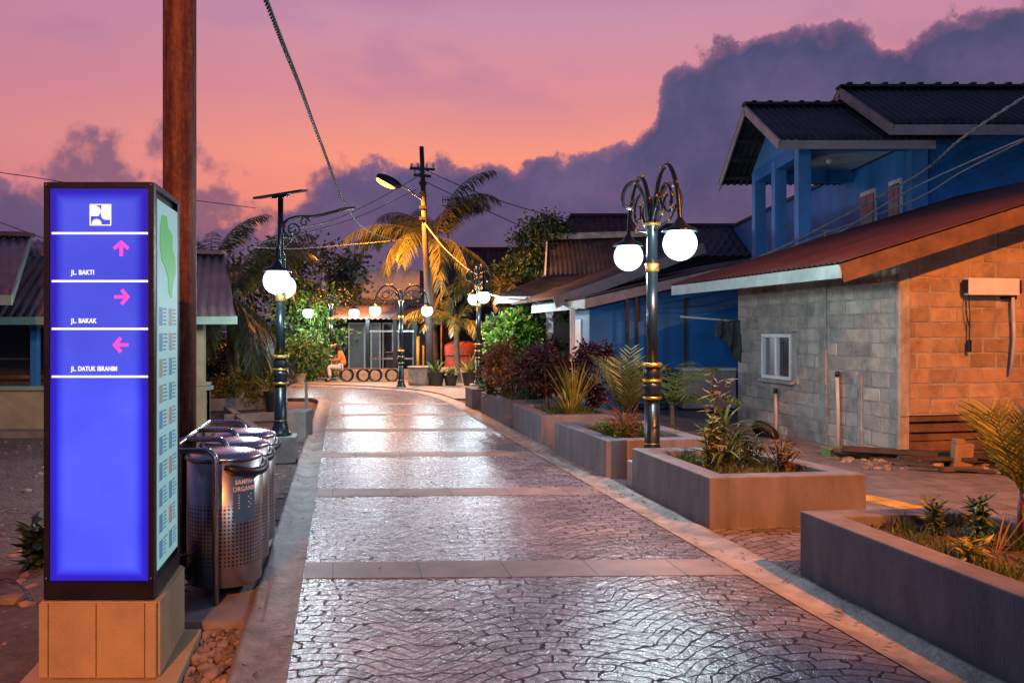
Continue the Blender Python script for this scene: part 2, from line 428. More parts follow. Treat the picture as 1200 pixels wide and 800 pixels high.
# perforated bin skin
def perforated():
    m, t, b = newmat('perforated_stainless'); L = m.node_tree.links.new
    tc = t.n('ShaderNodeTexCoord'); sp = t.n('ShaderNodeSeparateXYZ', ins={0: tc.outputs['Object']})
    a = t.math('MULTIPLY', t.math('ARCTAN2', sp.outputs[1], sp.outputs[0]), .24/.026)
    z = t.math('DIVIDE', sp.outputs[2], .026)
    fa = t.math('ABSOLUTE', t.math('SUBTRACT', t.math('FRACT', a), .5)); fz = t.math('ABSOLUTE', t.math('SUBTRACT', t.math('FRACT', z), .5))
    r = t.math('MAXIMUM', fa, fz)
    hole = t.math('LESS_THAN', r, .24)
    band = t.math('MULTIPLY', t.math('GREATER_THAN', sp.outputs[2], .20), t.math('LESS_THAN', sp.outputs[2], .61))
    hole = t.math('MULTIPLY', hole, band)
    mp = t.n('ShaderNodeMapping', ins={'Vector': tc.outputs['Object'], 'Scale': (1,1,.15)})
    n1 = t.noise(mp.outputs[0], 9, 6, .65)
    c = t.ramp(n1.outputs[0], [(.3, (.33,.29,.28,1)), (.7, (.55,.5,.48,1))])
    L(t.mix(hole, c, (.006,.006,.007,1)), b.inputs['Base Color'])
    L(t.math('SUBTRACT', 1.0, hole), b.inputs['Metallic'])
    L(t.math('MULTIPLY_ADD', n1.outputs[0], .22, .22), b.inputs['Roughness'])
    bp = t.n('ShaderNodeBump', ins={'Strength': .6, 'Distance': .004, 'Height': t.math('SUBTRACT', 1.0, hole)}); L(bp.outputs[0], b.inputs['Normal'])
    return m
M['perf'] = perforated()
def flat(name, col, rough=.5): return mat(name, col, rough, var=.1, bump=.02)
M['stk_blue'] = flat('blue_sticker', (.05,.15,.30)); M['stk_orange'] = flat('orange_sticker', (.72,.36,.08)); M['stk_red'] = flat('red_sticker', (.45,.03,.07))
M['paint_white'] = flat('white_print', (.8,.8,.8))

def text_mb(txt, size, bold=.0):
    cu = bpy.data.curves.new('txt', 'FONT'); cu.body = txt; cu.size = size; cu.offset = bold; cu.space_character = 1.06; cu.extrude = .0012; cu.resolution_u = 3
    o = bpy.data.objects.new('txt', cu); COL.objects.link(o)
    bpy.context.view_layer.update()
    me = bpy.data.meshes.new_from_object(o.evaluated_get(bpy.context.evaluated_depsgraph_get()))
    mb = MB(); mb.v = [tuple(v.co) for v in me.vertices]; mb.f = [tuple(p.vertices) for p in me.polygons]
    bpy.data.objects.remove(o); bpy.data.meshes.remove(me); bpy.data.curves.remove(cu)
    return mb
# ------------------------------------------------------------------ camera
cam = bpy.data.cameras.new('camera'); co = bpy.data.objects.new('camera', cam); COL.objects.link(co)
co.location = (0, 0, CAMH); co.rotation_euler = (PI/2, 0, 0)
cam.sensor_width = 36; cam.lens = 30; cam.shift_y = -13/1200; cam.clip_start = .05; cam.clip_end = 5000
sc.camera = co
sc.cycles.max_bounces = 5; sc.cycles.diffuse_bounces = 2; sc.cycles.glossy_bounces = 3; sc.cycles.transmission_bounces = 3; sc.cycles.caustics_reflective = False; sc.cycles.caustics_refractive = False
sc.cycles.sample_clamp_indirect = 6
sc.view_settings.view_transform = 'Standard'; sc.view_settings.look = 'None'; sc.view_settings.exposure = 0; sc.view_settings.gamma = 1

# ------------------------------------------------------------------ sky
def build_world():
    w = bpy.data.worlds.new('World'); sc.world = w; w.use_nodes = True
    nt = w.node_tree; nt.nodes.clear(); t = NT(nt); L = nt.links.new
    tc = t.n('ShaderNodeTexCoord'); d = tc.outputs['Generated']
    sp = t.n('ShaderNodeSeparateXYZ', ins={0: d})
    hyp = t.math('SQRT', t.math('ADD', t.math('MULTIPLY', sp.outputs[0], sp.outputs[0]), t.math('MULTIPLY', sp.outputs[1], sp.outputs[1])))
    az = t.math('ARCTAN2', sp.outputs[0], sp.outputs[1])        # 0 straight ahead, + to the right
    el = t.math('DIVIDE', sp.outputs[2], t.math('MAXIMUM', hyp, .001))
    # warp of the outline
    n1 = t.noise(d, 9.0, 8, .66)
    n2 = t.noise(d, 3.5, 2, .5)
    vo = t.n('ShaderNodeTexVoronoi', feature='F1', ins={'Vector': d, 'Scale': 17.0, 'Detail': 1.0, 'Roughness': .5})
    vo.normalize = True
    bil = t.math('SUBTRACT', .34, vo.outputs['Distance'])
    wob = t.math('ADD', t.math('MULTIPLY_ADD', n1.outputs[0], .13, -.065), t.math('MULTIPLY', bil, .10))
    A0, A1 = -.75, .75
    u = t.math('DIVIDE', t.math('SUBTRACT', az, A0), A1-A0)
    def curve(pts):      # (photo px, photo py) outline -> elevation as a function of azimuth
        nd = t.n('ShaderNodeFloatCurve'); L(u, nd.inputs['Value'])
        c = nd.mapping.curves[0]; nd.mapping.use_clip = False
        data = []
        for px, py in pts:
            a = math.atan((px-600)/F); e = (HOR-py)/F*math.cos(a)
            data.append(((a-A0)/(A1-A0), e))
        data = [(0, data[0][1])]+data+[(1, data[-1][1])]
        while len(c.points) < len(data): c.points.new(.5, .5)
        for p, q in zip(c.points, data): p.location = q; p.handle_type = 'AUTO_CLAMPED'
        nd.mapping.update(); return nd.outputs[0]
    h1 = curve([(-60,225),(60,245),(230,262),(300,272),(340,238),(400,215),(450,205),(520,202),(590,205),(640,198),(690,205),(730,172),(765,140),(785,95),(820,72),(870,52),(950,32),(1050,22),(1150,12),(1250,0)])
    def sstep(x, a, b):
        mr = t.n('ShaderNodeMapRange', interpolation_type='SMOOTHSTEP', ins={'Value': x, 'From Min': a, 'From Max': b}); return mr.outputs[0]
    d1 = t.math('ADD', t.math('SUBTRACT', h1, el), wob)
    m1 = sstep(d1, -.003, .008)
    # darker tufts low on the left
    h2 = curve([(-60,215),(30,195),(80,180),(120,160),(160,180),(190,160),(240,185),(280,228),(330,240),(380,185),(420,225),(540,330),(800,380),(1200,380)])
    d2 = t.math('ADD', t.math('SUBTRACT', h2, el), t.math('MULTIPLY', wob, 1.5))
    n4 = t.noise(d, 16, 4, .6)
    m2 = t.math('MULTIPLY', sstep(d2, -.01, .02), sstep(n4.outputs[0], .38, .55))
    m2 = t.math('MULTIPLY', m2, sstep(az, -.02, -.2))
    # thin high veil
    mpv = t.n('ShaderNodeMapping', ins={'Vector': d, 'Scale': (1,1,2.2)})
    n5 = t.noise(mpv.outputs[0], 3.2, 4, .55)
    veil = t.math('MULTIPLY', sstep(n5.outputs[0], .5, .62), sstep(el, .2, .33))
    # clear sky behind
    clear = t.ramp(t.math('MULTIPLY', el, 2.0), [(0, S(235,120,110)), (.26, S(246,134,114)), (.40, S(250,149,123)), (.54, S(222,140,146)), (.72, S(202,143,168)), (1, S(150,118,160))])
    side = sstep(t.math('ABSOLUTE', t.math('SUBTRACT', az, .05)), .15, .75)
    clear = t.mix(t.math('MULTIPLY', side, .6), clear, S(178,118,152))
    clear = t.mix(t.math('MULTIPLY', veil, .5), clear, S(176,122,158))
    # cloud body
    cb = t.ramp(t.math('MULTIPLY', el, 2.2), [(0, S(112,80,120)), (.2, S(108,78,120)), (.4, S(86,76,120)), (.7, S(76,77,118)), (1, S(78,82,122))])
    dens = t.math('MULTIPLY_ADD', n1.outputs[0], .6, t.math('MULTIPLY', n2.outputs[0], .5))
    cb = t.mix(sstep(dens, .45, .72), t.mix(.5, cb, S(56,58,92)), t.mix(.22, cb, S(150,112,148)))
    edge = t.math('MULTIPLY', sstep(d1, .022, .002), m1)
    cb = t.mix(t.math('MULTIPLY', edge, .42), cb, S(182,112,135))
    pk = t.math('MULTIPLY', sstep(n5.outputs[0], .52, .68), sstep(el, .22, .08))
    cb = t.mix(t.math('MULTIPLY', pk, .12), cb, S(205,110,125))
    sky = t.mix(m1, clear, cb)
    sky = t.mix(t.math('MULTIPLY', m2, .75), sky, S(92,74,112))
    # sky away from the sunset: dim blue-violet
    back = sstep(t.math('ABSOLUTE', az), .7, 1.5)
    top = sstep(el, .42, 1.2)
    away = t.math('MAXIMUM', back, top)
    sky = t.mix(away, sky, S(66,78,124))
    sky = t.mix(sstep(el, .0, -.08), sky, (.02,.016,.018,1))
    bg = t.n('ShaderNodeBackground', ins={'Color': sky, 'Strength': 1.0})
    ns = t.n('ShaderNodeTexSky'); ns.sky_type = 'NISHITA'; ns.sun_disc = False
    ns.sun_elevation = math.radians(-3); ns.sun_rotation = math.radians(4)
    bg2 = t.n('ShaderNodeBackground', ins={'Color': ns.outputs[0], 'Strength': .06})
    ad = t.n('ShaderNodeAddShader', ins={0: bg.outputs[0], 1: bg2.outputs[0]})
    out = t.n('ShaderNodeOutputWorld'); L(ad.outputs[0], out.inputs[0])
build_world()
sc.world.cycles.sampling_method = 'MANUAL'; sc.world.cycles.sample_map_resolution = 128

# ------------------------------------------------------------------ ground, street, gutters
def ground():
    mb = MB()
    r = 900
    mb.add([(-r,-60,-.07),(r,-60,-.07),(r,r,-.07),(-r,r,-.07)], [(0,1,2,3)])
    struct(mb.build('ground', M['earth']))
ground()
def xl(Y): return -.273-.2*Y          # left edge of the cobbles
def xr(Y): return 3.02-.2225*Y        # right edge
Y0, Y1 = -8.0, 21.5
RB = [Vector((xr(Y), Y, 0)) for Y in (Y0, 0, 5, 10, 15, 19, 20.4)]+[G(511,466.5), G(498,462.5), G(478,459), G(445,456), G(400,453.5), G(340,452), G(200,451)]
LB = [Vector((xl(Y), Y, 0)) for Y in (Y0, 0, 5, 10, 15, 19, 20.4)]+[G(386,469.5), G(379,467), G(366,466), G(340,466), G(200,466)]
def refine(pts): return [pts[i] for i in range(4)]+smooth_path(pts[4:], 5)
RB = refine(RB); LB = refine(LB)
mb = MB(); poly = [(p.x, p.y) for p in RB]+[(p.x, p.y) for p in reversed(LB)]
mb.prism(poly, -.06, 0)
struct(mb.build('path', M['cobble']))
# slabs across the street
for yl, yr in ((668, 664), (577.5, 573.5), (533, 530), (503.8, 502.5), (486, 485.3), (473.5, 473)):
    a = G(360, yl); bq = G(860, yr); d = (bq-a); sl = d.y/d.x
    def line(X, off): return a.y+sl*(X-a.x)+off
    pts = []
    Yc = a.y
    X0 = xl(Yc)+.004; X1 = xr(Yc+sl*3)-.004
    hw = .21
    poly = [(xl(line(X0,-hw))+.004, line(X0,-hw)), (xr(line(X1,-hw))-.004, line(X1,-hw)), (xr(line(X1,hw))-.004, line(X1,hw)), (xl(line(X0,hw))+.004, line(X0,hw))]
    struct(MB().prism(poly, -.02, .004).build('path_band', M['band']))
def gutter(name, line, sgn, wid=.29):
    prof = [(0, .006), (.05, -.004), (.13, -.02), (.2, -.008), (wid-.03, .02), (wid, .02), (wid, -.08)]
    pts = []
    for i in range(len(line)-1):
        n_ = max(1, int((line[i+1]-line[i]).length/.25))
        pts += [line[i].lerp(line[i+1], k/n_) for k in range(n_)]
    pts.append(line[-1]); vs = []; fs = []; rr = random.Random(3)
    for i, p in enumerate(pts):
        tg = (pts[min(i+1,len(pts)-1)]-pts[max(i-1,0)]).normalized(); nr = Vector((tg.y,-tg.x,0))*sgn
        wv = rr.uniform(-.008, .008); wz = rr.uniform(-.004, .004)
        for k, (o, z) in enumerate(prof):
            q = p+nr*(o+(wv if k > 0 else 0)); vs.append((q.x, q.y, z+(wz if 0 < k < 6 else 0)))
    n = len(prof)
    for i in range(len(pts)-1):
        for k in range(n-1):
            q = (i*n+k, i*n+k+1, (i+1)*n+k+1, (i+1)*n+k); fs.append(q if sgn > 0 else tuple(reversed(q)))
    mb = MB(); mb.add(vs, fs); return struct(mb.build(name, M['gutter'], smooth=True))
gutter('kerb_gutter', LB, -1)
gutter('kerb_gutter', RB, 1, .34)
# paving right of the street: cobbles between planters, grey paving and the yellow tactile line
def offs(Y, o): return xr(Y)+o
mb = MB(); mb.prism([(offs(Y0,.34), Y0), (offs(Y0,1.9), Y0), (offs(Y1,1.9), Y1), (offs(Y1,.34), Y1)], -.06, -.002)
struct(mb.build('pavement', M['cobble']))
mb = MB(); mb.prism([(offs(Y0,1.9), Y0), (offs(Y0,5.2), Y0), (offs(19,5.2), 19), (offs(19,1.9), 19)], -.06, .0)
struct(mb.build('pavement', M['paving']))
ta = [G(1014,572), G(1014,598), G(1180,640), G(1180,610)]
mb = MB(); a0 = G(1014,583); a1 = G(1150,612); dd = (a1-a0).normalized(); nn = Vector((-dd.y, dd.x, 0))*.15
q0 = a0-dd*5; q1 = a0+dd*8
mb.prism([q0-nn, q1-nn, q1+nn, q0+nn], -.01, .004); struct(mb.build('tactile_strip', M['tactile']))
# raised pavement beyond the bend
far = [p+Vector((.25,.28,0)) for p in RB if p.y > 21.0]
mb = MB(); mb.prism([(p.x,p.y) for p in far]+[(-18,34),(4,34),(4,21.6),(-.9,21.3)], -.065, .05); struct(mb.build('pavement', M['concrete']))
# concrete pad below the bins
mb = MB(); mb.prism([(-1.50,5.15), (-2.45,5.1), (-2.75,7.6), (-2.02,7.6)], -.065, .0); struct(mb.build('concrete_pad', M['pad']))

# loose rubble and gravel
def rock(mb, c, r, rr):
    bm = bmesh.new(); bmesh.ops.create_icosphere(bm, subdivisions=1, radius=1)
    sx, sy, sz = r*rr.uniform(.7,1.3), r*rr.uniform(.7,1.3), r*rr.uniform(.45,.8); rz = rr.uniform(0, 6.3)
    vs = []
    for v in bm.verts:
        k = rr.uniform(.75, 1.15); x, y, z = v.co.x*sx*k, v.co.y*sy*k, v.co.z*sz*k
        vs.append((c[0]+x*math.cos(rz)-y*math.sin(rz), c[1]+x*math.sin(rz)+y*math.cos(rz), c[2]+z))
    fs = [tuple(v.index for v in f.verts) for f in bm.faces]; bm.free(); mb.add(vs, fs)
rr = random.Random(11); mb = MB()
for i in range(900):
    Y = rr.uniform(3.6, 5.15); X = xl(Y)-.31-rr.random()**1.2*1.0
    rock(mb, (X, Y, -.07+rr.uniform(0,.015)), rr.choice([.015,.02,.025,.03,.045]), rr)
for i in range(900):
    Y = rr.uniform(4.0, 14); X = -2.6-rr.random()*6-.2*(Y-4)
    rock(mb, (X, Y, -.07), rr.choice([.012,.015,.02,.03,.05]), rr)
for i in range(260):
    Y = rr.uniform(7.8, 15); X = xl(Y)-.33-rr.random()*1.2
    rock(mb, (X, Y, -.07), rr.choice([.015,.02,.03,.045]), rr)
tag(mb.build('gravel', M['stone']), None, None, kind='stuff')
for i, (px, py, r, lb) in enumerate(((14,702,.085,'dark brown rock at the left edge beside the glowing sign plinth'), (262,756,.05,'pale rounded stone lying by the kerb below the litter bins'), (250,790,.06,'yellowish broken stone in the bottom corner beside the sign base'))):
    p = G(px, py, -.05); m2 = MB(); rock(m2, (0,0,0), r, rr); o = m2.build('rock', M['stone'], smooth=False); o.location = p; tag(o, lb, 'rock', 'rocks beside the sign')

# fallen leaves caught in the gutters and on the paving
rr = random.Random(19); mb = MB()
for i in range(260):
    Y = rr.uniform(3.8, 15); k = rr.random()
    X = (xr(Y)+rr.uniform(-.1,.5)) if k < .55 else (xl(Y)-rr.uniform(-.05,.3)) if k < .85 else rr.uniform(xl(Y), xr(Y))
    z = .012 if k >= .85 else .008; an = rr.uniform(0,6.28); l = rr.uniform(.015,.04); w_ = l*.4; cx_, sx_ = math.cos(an), math.sin(an)
    mb.add([(X-cx_*l,Y-sx_*l,z),(X+sx_*w_,Y-cx_*w_,z+.004),(X+cx_*l,Y+sx_*l,z+.008),(X-sx_*w_,Y+cx_*w_,z+.003)], [(0,1,2),(0,2,3)])
tag(mb.build('fallen_leaves', M['leaf_brown']), None, None, kind='stuff')

# ------------------------------------------------------------------ planters
PL = [ # NL, FL, NR, FR, label, smooth
 ((3.0,1.7),(2.07,6.14),(4.6,1.9),(3.47,6.28),'nearest concrete planter cut by the right edge, holding a young palm with an orange stem'),
 ((1.735,7.51),(1.32,9.40),(3.2,7.7),(2.56,9.5),'second nearest concrete planter, with a scuffed end wall, in front of the globe lamp'),
 ((1.106,10.06),(.60,12.07),(2.36,10.24),(1.9,12.25),'concrete planter directly behind the twin globe lamp, with a shaggy young palm'),
 ((.44,12.96),(0.02,15.1),(1.75,13.15),(1.3,15.3),'concrete planter filled with dark purple shrubs'),
 ((-.17,15.77),(-.66,18.04),(1.05,15.95),(.6,18.2),'concrete planter under the bright green bush'),
 ((-.88,18.8),(-1.08,19.7),(.3,18.95),(.1,19.9),'farthest and smallest concrete planter, with low grass only'),
]
inner = []
for NL, FL, NR, FR, lb in PL:
    q = [Vector((*p, 0)) for p in (NL, NR, FR, FL)]
    cen = sum(q, Vector())/4
    th = .2; ins = []
    for i in range(4):       # inset polygon
        p = q[i]; a = (q[(i+1)%4]-p).normalized(); b2 = (q[i-1]-p).normalized()
        s_ = abs(a.cross(b2).z); ins.append(p+(a+b2)*(th/s_))
    z0, z1, zi = -.06, .455, .40
    t = thing('planter', lb, 'planter', (cen.x, cen.y, 0), 0, 'concrete planters along the right kerb')
    mb = MB(); vs = [(p.x,p.y,z0) for p in q]+[(p.x,p.y,z1) for p in q]+[(p.x,p.y,z1) for p in ins]+[(p.x,p.y,.2) for p in ins]
    fs = []
    for i in range(4):
        j = (i+1)%4; fs += [(i,j,4+j,4+i), (4+i,4+j,8+j,8+i), (8+i,8+j,12+j,12+i)]
    mb.add(vs, fs); mb.build('planter_wall', M['plaster'], t, origin=cen, bevel=.012)
    mb = MB(); nx = 10; vs = []; fs = []
    for j in range(nx+1):
        for i in range(nx+1):
            p = ins[0].lerp(ins[1], i/nx).lerp(ins[3].lerp(ins[2], i/nx), j/nx); vs.append((p.x, p.y, zi-.03+R.uniform(-.02,.03)))
    for j in range(nx):
        for i in range(nx):
            a = j*(nx+1)+i; fs.append((a,a+1,a+nx+2,a+nx+1))
    mb.add(vs, fs); mb.build('soil', M['soil'], t, origin=cen, smooth=True)
    inner.append(ins)
# grass in the planters
mb = MB(); rr = random.Random(5)
for k, ins in enumerate(inner):
    n = (5200, 2600, 2600, 2000, 1800, 900)[k]
    for i in range(n):
        a, b2 = rr.random(), rr.random()
        if math.sin(a*9+k)*math.cos(b2*7+k*2) < -.55: continue
        p = ins[0].lerp(ins[1], a).lerp(ins[3].lerp(ins[2], a), b2)
        if p.y < 2.3: continue
        h = rr.uniform(.03, .085)*(1+.7*math.sin(a*13)*math.sin(b2*11)); w = rr.uniform(.003,.007)*(1 if k < 3 else 1.8); an = rr.uniform(0, 6.28)
        dx, dy = math.cos(an)*w, math.sin(an)*w; lx, ly = rr.uniform(-.05,.05), rr.uniform(-.05,.05)
        z = .37
        mb.add([(p.x-dx,p.y-dy,z),(p.x+dx,p.y+dy,z),(p.x+dx*.7+lx*.4,p.y+dy*.7+ly*.4,z+h*.6),(p.x-dx*.7+lx*.4,p.y-dy*.7+ly*.4,z+h*.6),(p.x+lx,p.y+ly,z+h)], [(0,1,2,3),(3,2,4)])
tag(mb.build('grass', M['grass']), None, None, kind='stuff')
# ------------------------------------------------------------------ sign totem
def totem():
    FL = V(-2.36,4.34,0); FR = V(-1.83,4.34,0); D = V(-.115,.60,0)
    org = (FL+FR+D)/2; t = thing('sign_totem', 'tall glowing blue street sign with white lines and pink arrows on sandstone plinth', 'sign', org)
    zb, zt = .385, 2.5
    def loc(p): return Vector(p)-org
    ux = (FR-FL).normalized(); uy = D.normalized(); n_side = Vector((uy.y, -uy.x, 0))
    # frame body: solid box slightly inside, plus edge bars
    mb = MB()
    q = [FL+ux*.012+uy*.012, FR-ux*.012+uy*.012, FR-ux*.012+D-uy*.012, FL+ux*.012+D-uy*.012]
    mb.prism([(p.x,p.y) for p in q], zb+.02, zt-.03)
    fr = mb.build('cabinet', M['signframe'], t, origin=org)
    mb = MB()
    for A in (FL, FR, FL+D, FR+D):
        mb.box((A.x, A.y, (zb+zt)/2), (.028,.028,zt-zb))
    for z in (zb+.045, zt-.014):
        hh = .09 if z < 1 else .028
        mb.beam(FL+V(0,0,z), FR+V(0,0,z), .03, hh); mb.beam(FR+V(0,0,z), FR+D+V(0,0,z), .03, hh)
        mb.beam(FL+V(0,0,z), FL+D+V(0,0,z), .03, hh); mb.beam(FL+D+V(0,0,z), FR+D+V(0,0,z), .03, hh)
    mb.prism([(p.x,p.y) for p in (FL+ux*.005, FR-ux*.005, FR+D-ux*.005, FL+D+ux*.005)], zt-.006, zt+.004)
    mb.build('frame', M['signframe'], t, origin=org)
    for A in (FL, FR):
        for z in (zb+.11, zt-.014): MB().ball(A+V(0,-.016,z), .006, 8, 6).build('rivet', M['steel'], t, origin=org)
    # front panel
    y0 = 4.34-.004
    mb = MB(); mb.box((-2.095, y0, (zb+.095+zt-.03)/2), (.498, .012, zt-.03-zb-.095)); pn = mb.build('front_panel', M['panel'], t, origin=org)
    yf = y0-.0085
    def fx(px): return (px-600)/F*4.336
    def fz(py): return CAMH-(py-HOR)/F*4.336
    for py in (273.5, 329.5, 385.2, 441.0):
        mb = MB(); mb.box(((fx(62)+fx(174))/2, yf, fz(py)), (fx(174)-fx(62), .004, .010)); mb.build('divider_line', M['signwhite'], pn, origin=org)
    for s, py, in (('JL. BAKTI', 319.5), ('JL. BAKAK', 376), ('JL. DATUK IBRAHIM', 432)):
        tm = text_mb(s, .034, .0002); pz = fz(py+2.4)
        xs = [v[0] for v in tm.v]; k = {'JL. BAKTI': 27, 'JL. BAKAK': 30, 'JL. DATUK IBRAHIM': 54}[s]/F*4.336/(max(xs)-min(xs))
        tm.v = [((fx(84)+(v[0]-min(xs))*k), yf-v[2], pz+v[1]) for v in tm.v]
        tm.build('lettering', M['signwhite'], pn, origin=org)
    for px, py, rot in ((143, 292, 0), (143, 348, -PI/2), (143, 404, PI/2)):
        mb = MB(); cx, cz = fx(px), fz(py)
        segs = [((0,-.036),(0,.03),.017), ((-.036,.002),(0.004,.036),.017), ((.036,.002),(-.004,.036),.017)]
        for n_, (a, b2, w) in enumerate(segs):
            ra = V(a[0]*math.cos(rot)-a[1]*math.sin(rot), 0, a[0]*math.sin(rot)+a[1]*math.cos(rot))
            rb = V(b2[0]*math.cos(rot)-b2[1]*math.sin(rot), 0, b2[0]*math.sin(rot)+b2[1]*math.cos(rot))
            mb.beam(V(cx, yf-.0006*n_, cz)+ra, V(cx, yf-.0006*n_, cz)+rb, w, .004, up=(0,1,0))
        mb.build('arrow', M['signpink'], pn, origin=org)
    # emblem: white rounded tile with blue shapes between white ones
    cx, cz, hs = fx(118.5), fz(252), .054
    mb = MB()
    def flat(poly, dy): 
        n = len(poly); vs = [(cx+x*hs, yf-dy, cz+z*hs) for x, z in poly]+[(cx+x*hs, yf-dy+.003, cz+z*hs) for x, z in poly]
        mb.add(vs, [tuple(range(n)), tuple(reversed(range(n,2*n)))]+[(i,n+i,n+(i+1)%n,(i+1)%n) for i in range(n)])
    fw = .07
    for a in ([(-1,-1),(1,-1),(1,-1+fw),(-1,-1+fw)], [(-1,1-fw),(1,1-fw),(1,1),(-1,1)], [(-1,-1+fw),(-1+fw,-1+fw),(-1+fw,1-fw),(-1,1-fw)], [(1-fw,-1+fw),(1,-1+fw),(1,1-fw),(1-fw,1-fw)]): flat(a, 0)
    arc = lambda x, z, r, a0, a1, n=12: [(x+r*math.cos(a0+(a1-a0)*i/n), z+r*math.sin(a0+(a1-a0)*i/n)) for i in range(n+1)]
    flat([(-.86,-.1),]+[(-.86,.86)]+[(-.5,.86)]+arc(-.5,.34,.52,PI/2,-PI/2+.5), .0008)     # P bowl
    flat([(.12,.86),(.86,.86),(.86,-.45),(.5,-.45)]+arc(.5,-.05,.4,-PI/2,-PI,8), .0008)                     # U
    flat([(-.8,-.86)]+[(.1,-.86)]+arc(-.35,-.86,.45,0,PI), .0008)                    # bottom half disc
    mb.build('emblem', M['signwhite'], pn, origin=org)
    # side panel with map and notices
    a = FR+uy*.045; b2 = FR+D-uy*.045
    def side(u, z, off): return a.lerp(b2, u)+n_side*(.016+off)+V(0,0,z)
    def plate(name, u0, u1, z0, z1, m, off, par, poly=None):
        pl = poly or [(u0,z0),(u1,z0),(u1,z1),(u0,z1)]; n = len(pl); mb = MB()
        vs = [side(u,z,off) for u, z in pl]+[side(u,z,off-.003) for u, z in pl]
        mb.add(vs, [tuple(range(n)), tuple(reversed(range(n,2*n)))]+[(i,n+i,n+(i+1)%n,(i+1)%n) for i in range(n)])
        return mb.build(name, m, par, origin=org)
    mp = plate('map_panel', 0, 1, zb+.13, zt-.075, M['mapbase'], 0, t)
    plate('map_drawing', 0, 0, 0, 0, M['mapgreen'], .003, mp, [(u_, 1.93+(z_-1.72)*.7) for u_, z_ in [(.1,2.1),(.2,1.98),(.35,1.95),(.5,1.87),(.55,1.75),(.68,1.72),(.75,1.85),(.9,1.93),(.85,2.05),(.7,2.1),(.72,2.22),(.5,2.26),(.42,2.34),(.2,2.33),(.12,2.24)]])
    rr = random.Random(4); mb = MB(); mb2 = MB(); mb3 = MB()
    def quad(mbx, u0, u1, z0, z1, off): mbx.add([side(u0,z0,off), side(u1,z0,off), side(u1,z1,off), side(u0,z1,off)], [(0,1,2,3)])
    for r_ in range(10):
        z = 1.85-r_*.135
        for c_ in range(2):
            u0 = .06+c_*.47
            mq = MB(); quad(mq, u0, u0+.16, z-.075, z+.02, .002); mq.build('notice_photo', M['mapphoto' if rr.random() < .7 else 'mapphoto2'], mp, origin=org)
            for l in range(5): quad(mb, u0+.19, u0+.19+rr.uniform(.12,.21), z-.07+l*.02, z-.07+l*.02+.008, .002)
    mb.build('text_lines', M['maptext'], mp, origin=org)
    # plinth clad in sandstone slabs
    pl = [FL-ux*.03-uy*.03, FR+ux*.03-uy*.03, FR+ux*.03+D+uy*.05, FL-ux*.03+D+uy*.05]
    mb = MB(); mb.prism([(p.x,p.y) for p in pl], -.01, zb-.004); po = mb.build('plinth', M['sandstone'], t, origin=org, bevel=.006)
    mb = MB()
    for u0, u1 in ((.0,.075),(.085,.485),(.495,.90),(.91,.998)):
        A = pl[0].lerp(pl[1], u0); B = pl[0].lerp(pl[1], u1)
        mb.box(((A.x+B.x)/2, A.y-.006, .188), (B.x-A.x, .012, .374))
    for u0, u1 in ((.03,.45),(.46,.98)):
        A = pl[1].lerp(pl[2], u0)+n_side*.006; B = pl[1].lerp(pl[2], u1)+n_side*.006; mb.beam(A+V(0,0,.188), B+V(0,0,.188), .012, .374)
    mb.build('cladding_slabs', M['sandstone'], po, origin=org, bevel=.002)
    st = [FL-ux*.12-uy*.12, FR+ux*.14-uy*.12, FR+ux*.13+D+uy*.1, FL-ux*.12+D+uy*.1]
    mb = MB(); mb.prism([(p.x,p.y) for p in st], -.12, -.008); mb.build('step', M['sandstone'], t, origin=org, bevel=.008)
totem()

# rusty steel post behind the sign
mb = MB(); mb.tube([(0,0,-.1),(0,0,3),(0,0,6),(0,0,9.5)], .119, 28); o = mb.build('steel_post', M['rust'], smooth=True); o.location = (-2.5, 6.42, 0)
tag(o, 'tall rusty brown steel post rising out of the picture behind the blue totem', 'post')

